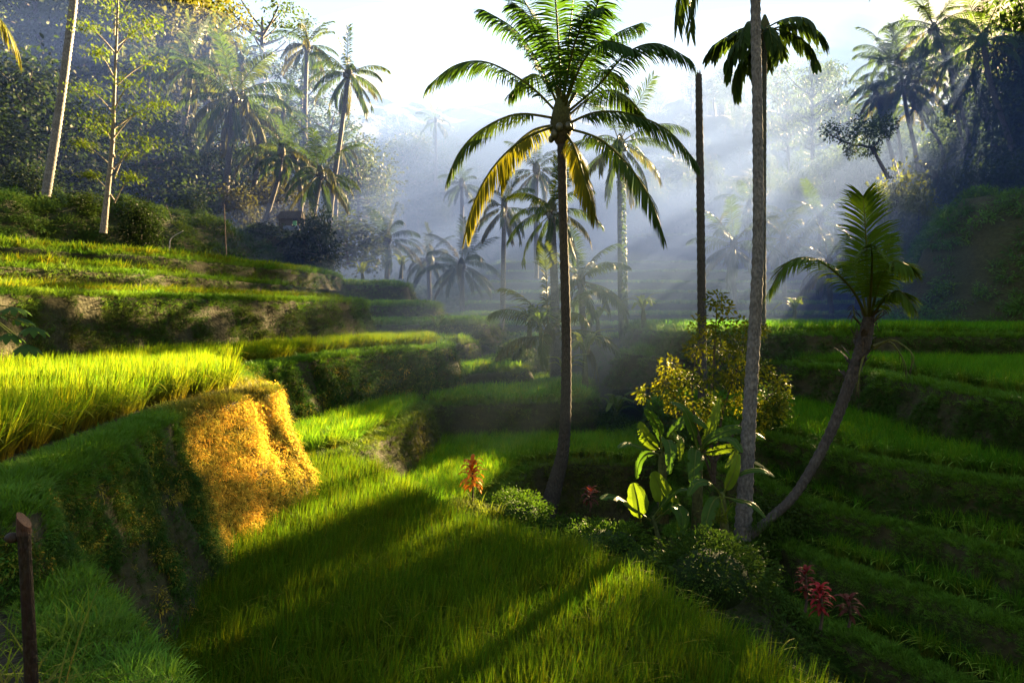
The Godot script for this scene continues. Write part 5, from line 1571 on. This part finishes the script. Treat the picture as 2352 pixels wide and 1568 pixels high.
	cordyline("dim red plant behind the crimson one in the gully", at(1850, 1405, 9.6), 0.55, 0.18, 30, col(0.16, 0.018, 0.025), col(0.09, 0.02, 0.015))
	cordyline("small dark red plant left of the brown gully plant", at(1950, 1440, 9.2), 0.36, 0.22, 20, col(0.09, 0.02, 0.02), col(0.06, 0.025, 0.015))
	# grass tufts
	var gy := col(0.12, 0.16, 0.02)
	for q in [[1075, 1165, 13.2, 0.42, 90, 0.25, "yellow grass round the foot of the orange red plant"], [1120, 1175, 13.2, 0.36, 90, 0.3, "lit grass tuft left of the vine mound"], [1290, 1262, 11.4, 0.42, 120, 0.35, "bright lit grass tuft at the edge of the nearest field"], [1345, 1268, 11.2, 0.36, 80, 0.25, "second lit grass tuft right of the bright one"], [1655, 1195, 13.0, 0.55, 26, 0.12, "spiky long bladed tuft at the foot of the pale trunk"]]:
		tall_grass(q[6], at(q[0], q[1], q[2]), q[3], q[4], q[5], gy * 0.7, gy, "", 0.012 if q[4] > 30 else 0.024)
	for q in [[1600, 1275, 12.2, "long grass on the mound before the banana stems"], [1650, 1262, 12.4, "long grass at the top of the mound by the pale trunk"], [1700, 1290, 12.6, "long grass on the mound in front of the pale trunk foot"], [1560, 1310, 11.6, "long grass on the near flank of the dark mound"], [1735, 1262, 13.6, "long grass between the feet of the pale trunk and the leaning palm"], [1770, 1215, 13.7, "grass tuft under the lower stem of the leaning palm"]]:
		tall_grass(q[3], at(q[0], q[1], q[2]), 0.42, 130, 0.34, col(0.03, 0.06, 0.012), col(0.055, 0.11, 0.016), "", 0.011)
	rng.seed = 280
	for i in 34:
		var x := rnd(-2.9, -1.0)
		var d := rnd(2.4, 5.6)
		if not Geometry2D.is_point_in_polygon(Vector2(x, d), terraces[1].line):
			continue
		tall_grass("arching grass tuft on the low ledge behind the brown post", Vector3(x, -1.80, -d), rnd(0.28, 0.5), 34, 0.16, col(0.05, 0.09, 0.014), col(0.09, 0.15, 0.018), "grass tufts on the low ledge", 0.008)
	for i in 9:
		tall_grass("tall rice like grass at the lower edge beside the brown post", Vector3(rnd(-2.35, -1.72), -1.80, -rnd(2.2, 3.0)), rnd(0.6, 0.85), 40, 0.15, col(0.16, 0.09, 0.03), col(0.07, 0.13, 0.016), "tall grass beside the brown post", 0.010)
	# the lobed leaves that lean in at the edge above the bright rice
	var pap := thing("papaya_plant", "dark lobed papaya leaves leaning in at the edge above the bright rice", "papaya plant", at(-60, 930, 8.6))
	var pm := MB.new()
	pm.tube(curve([Vector3.ZERO, Vector3(-0.05, 0.6, 0), Vector3(0.0, 1.0, 0)], 8), along([0.05, 0.04, 0.025], 8), 7, col(0.1, 0.1, 0.06), col(0.09, 0.11, 0.04))
	part("trunk", pm.mesh(true), M.bark, pap)
	for q in [[30, 705, 8.4], [75, 750, 8.3], [20, 765, 8.2], [60, 790, 8.1], [-20, 720, 8.8], [-50, 690, 9.0], [45, 730, 8.9]]:
		var tip: Vector3 = at(q[0], q[1], q[2]) - pap.position
		var lf := MB.new()
		var root := Vector3(0, 0.95, 0)
		lf.tube(PackedVector3Array([root, root.lerp(tip, 0.5) + Vector3(0, 0.12, 0), tip]), PackedFloat32Array([0.012, 0.009, 0.006]), 5, col(0.1, 0.12, 0.04), col(0.09, 0.12, 0.03))
		var fw := (tip - root).normalized()
		for k in 7:
			var a := (k - 3) * 0.62
			var d := fw.rotated(Vector3.UP, a)
			d.y = d.y * 0.4 - 0.25
			lf.blade(tip, d.normalized(), 0.24 - 0.015 * absf(k - 3), 0.085, d.cross(Vector3.UP).normalized(), Vector3.DOWN * 0.35, 4, col(0.04, 0.085, 0.02), col(0.05, 0.10, 0.022), 0.5)
		part("leaf", lf.mesh(), M.leaf, pap)


func small_things() -> void:
	rng.seed = 290
	# the cut post in front
	var post := thing("wooden_post", "brown wooden post with a slanted cut top and a knot, close by", "post", at(76, 1760, 2.35))
	var l := []
	for p in screen_line([[76, 1760, 2.35], [70, 1540, 2.32], [58, 1300, 2.28], [54, 1225, 2.27]]):
		l.append(p - post.position)
	part("shaft", trunk_mesh(l, [0.042, 0.040, 0.036, 0.039], col(0.016, 0.008, 0.006), col(0.015, 0.008, 0.006), 26, 12, 0.02), M.wood, post)
	var cap := MB.new()
	var t: Vector3 = l[-1]
	var ring := []
	for i in 12:
		var a := TAU * i / 12
		var q := Vector3(cos(a) * 0.021, 0, sin(a) * 0.021)
		ring.append([cap.vert(t + q - Vector3(0, 0.004, 0), col(0.026, 0.013, 0.009)), cap.vert(t + q * 0.96 + Vector3(0, 0.042 - q.x * 1.1, 0), col(0.06, 0.024, 0.014))])
	var mid := cap.vert(t + Vector3(0, 0.042, 0), col(0.07, 0.028, 0.016))
	for i in 12:
		var j := (i + 1) % 12
		cap.quad(ring[i][0], ring[j][0], ring[j][1], ring[i][1])
		cap.tri(ring[i][1], ring[j][1], mid)
	part("cut_end", cap.mesh(), M.wood, post)
	var knot := MB.new()
	knot.ball(t + Vector3(-0.034, -0.012, 0.004), Vector3(0.022, 0.017, 0.018), col(0.02, 0.013, 0.01), 6, 9)
	part("knot", knot.mesh(true), M.wood, post)
	# the thatched hut among the palms
	var hut := thing("thatched_hut", "small dark thatched hut with a green panel on the wooded bank", "hut", at(670, 530, 37.0))
	var up: float = at(670, 484, 37.0).y - hut.position.y
	var roof := MB.new()
	var eave := up * 0.58
	for s in [-1.0, 1.0]:
		var a := roof.vert(Vector3(-0.62, eave, s * 0.6), col(0.055, 0.045, 0.035))
		var b := roof.vert(Vector3(0.62, eave, s * 0.6), col(0.055, 0.045, 0.035))
		var c := roof.vert(Vector3(0.50, up, 0.04 * s), col(0.07, 0.055, 0.04))
		var d := roof.vert(Vector3(-0.50, up, 0.04 * s), col(0.07, 0.055, 0.04))
		roof.quad(a, b, c, d)
	for s in [-1.0, 1.0]:
		var a := roof.vert(Vector3(s * 0.62, eave, -0.6), col(0.055, 0.045, 0.035))
		var b := roof.vert(Vector3(s * 0.62, eave, 0.6), col(0.055, 0.045, 0.035))
		var c := roof.vert(Vector3(s * 0.50, up, 0), col(0.07, 0.055, 0.04))
		roof.tri(a, b, c)
	for i in 420:
		var x := rnd(-0.66, 0.66)
		var s := -1.0 if rng.randf() < 0.5 else 1.0
		var f := rng.randf()
		roof.blade(Vector3(x * lerpf(1.0, 0.8, f), lerpf(eave, up, f) + 0.02, s * lerpf(0.6, 0.04, f)), Vector3(rnd(-0.2, 0.2), -0.55, s), rnd(0.16, 0.28), 0.035, Vector3.RIGHT, Vector3.DOWN * 0.4, 2, jitter(col(0.07, 0.055, 0.04), 0.3), jitter(col(0.06, 0.045, 0.03), 0.3), 0.4)
	var thatch := part("thatch_roof", roof.mesh(), M.thatch, hut)
	for s in [[-0.48, 0.45], [0.48, 0.45], [-0.48, -0.45], [0.48, -0.45]]:
		var pm := MB.new()
		pm.box(Vector3(s[0], eave * 0.5, s[1]), Vector3(0.035, eave * 0.5 + 0.04, 0.035), col(0.06, 0.045, 0.03))
		part("post", pm.mesh(), M.wood, hut)
	var wall := MB.new()
	wall.box(Vector3(-0.16, eave * 0.55, 0.38), Vector3(0.30, eave * 0.42, 0.02), col(0.09, 0.08, 0.07))
	part("wall", wall.mesh(), M.wood, hut)
	var back := MB.new()
	back.box(Vector3(0.0, eave * 0.55, -0.38), Vector3(0.46, eave * 0.45, 0.02), col(0.07, 0.06, 0.05))
	part("wall", back.mesh(), M.wood, hut)
	var panel := MB.new()
	panel.box(Vector3(0.26, eave * 0.52, 0.40), Vector3(0.10, eave * 0.26, 0.015), col(0.05, 0.35, 0.13))
	var pn := part("panel", panel.mesh(), M.nut_skin, hut)
	pn.set_meta("label", "bright green panel")
	var foot := MB.new()
	foot.box(Vector3(0.12, 0.10, 0.46), Vector3(0.40, 0.10, 0.05), col(0.09, 0.13, 0.22))
	part("plinth", foot.mesh(), M.nut_skin, hut).set_meta("label", "bluish low front")
	# poles and broken stalks on the slope
	for q in [["bleached_branch", "bleached bent branch leaning on the slope above the topmost rice", [[377, 592, 26.0], [388, 570, 26.0], [392, 548, 26.0], [420, 530, 26.0]], 0.05, col(0.42, 0.40, 0.38)], ["bamboo_pole", "thin upright bamboo pole at the foot of the wooded slope", [[520, 602, 30.0], [517, 540, 30.0], [514, 468, 30.0]], 0.05, col(0.14, 0.10, 0.08)], ["bamboo_pole", "short bent cane on the bank before the leaning palm", [[402, 555, 29.0], [396, 510, 29.5], [380, 470, 30.0]], 0.03, col(0.12, 0.09, 0.07)]]:
		var o := thing(q[0], q[1], "branch" if q[0] == "bleached_branch" else "pole", at(q[2][0][0], q[2][0][1], q[2][0][2]))
		var pl := []
		for p in screen_line(q[2]):
			pl.append(p - o.position)
		part("stick", trunk_mesh(pl, [q[3], q[3] * 0.7], q[4], q[4], 14, 6, 0.05), M.bark, o)


func mist() -> void:
	# [centre, size, density, colour, label]
	for b in [
		[Vector3(5, 6, -122), Vector3(230, 62, 126), 0.0036, Color(0.31, 0.40, 0.61), "pale morning mist filling the far end of the valley"],
		[Vector3(3, -1, -51), Vector3(64, 18, 54), 0.009, Color(0.40, 0.50, 0.75), "low bank of mist over the middle terraces"],
		[Vector3(16, 3, -53), Vector3(56, 32, 50), 0.015, Color(0.36, 0.44, 0.63), "sunlit veil of mist before the right hill palms"],
		[Vector3(0, -2.2, -33), Vector3(32, 10, 28), 0.009, Color(0.42, 0.50, 0.58), "thin bright haze over the small terraces behind the tall palm"],
		[Vector3(-6, 8, -84), Vector3(66, 50, 58), 0.0095, Color(0.40, 0.50, 0.74), "bright mist in the side valley beyond the wooded slope"],
		[Vector3(-24, 4, -48), Vector3(48, 28, 46), 0.0080, Color(0.25, 0.33, 0.56), "thin veil of mist among the trees of the wooded slope"],
	]:
		var f := FogVolume.new()
		f.name = "morning_mist"
		f.shape = RenderingServer.FOG_VOLUME_SHAPE_ELLIPSOID
		f.size = b[1]
		f.position = b[0]
		var fm := FogMaterial.new()
		fm.density = b[2]
		fm.albedo = b[3]
		f.material = fm
		tag(f, b[4], "mist", "", "stuff")
		add_child(f, true)
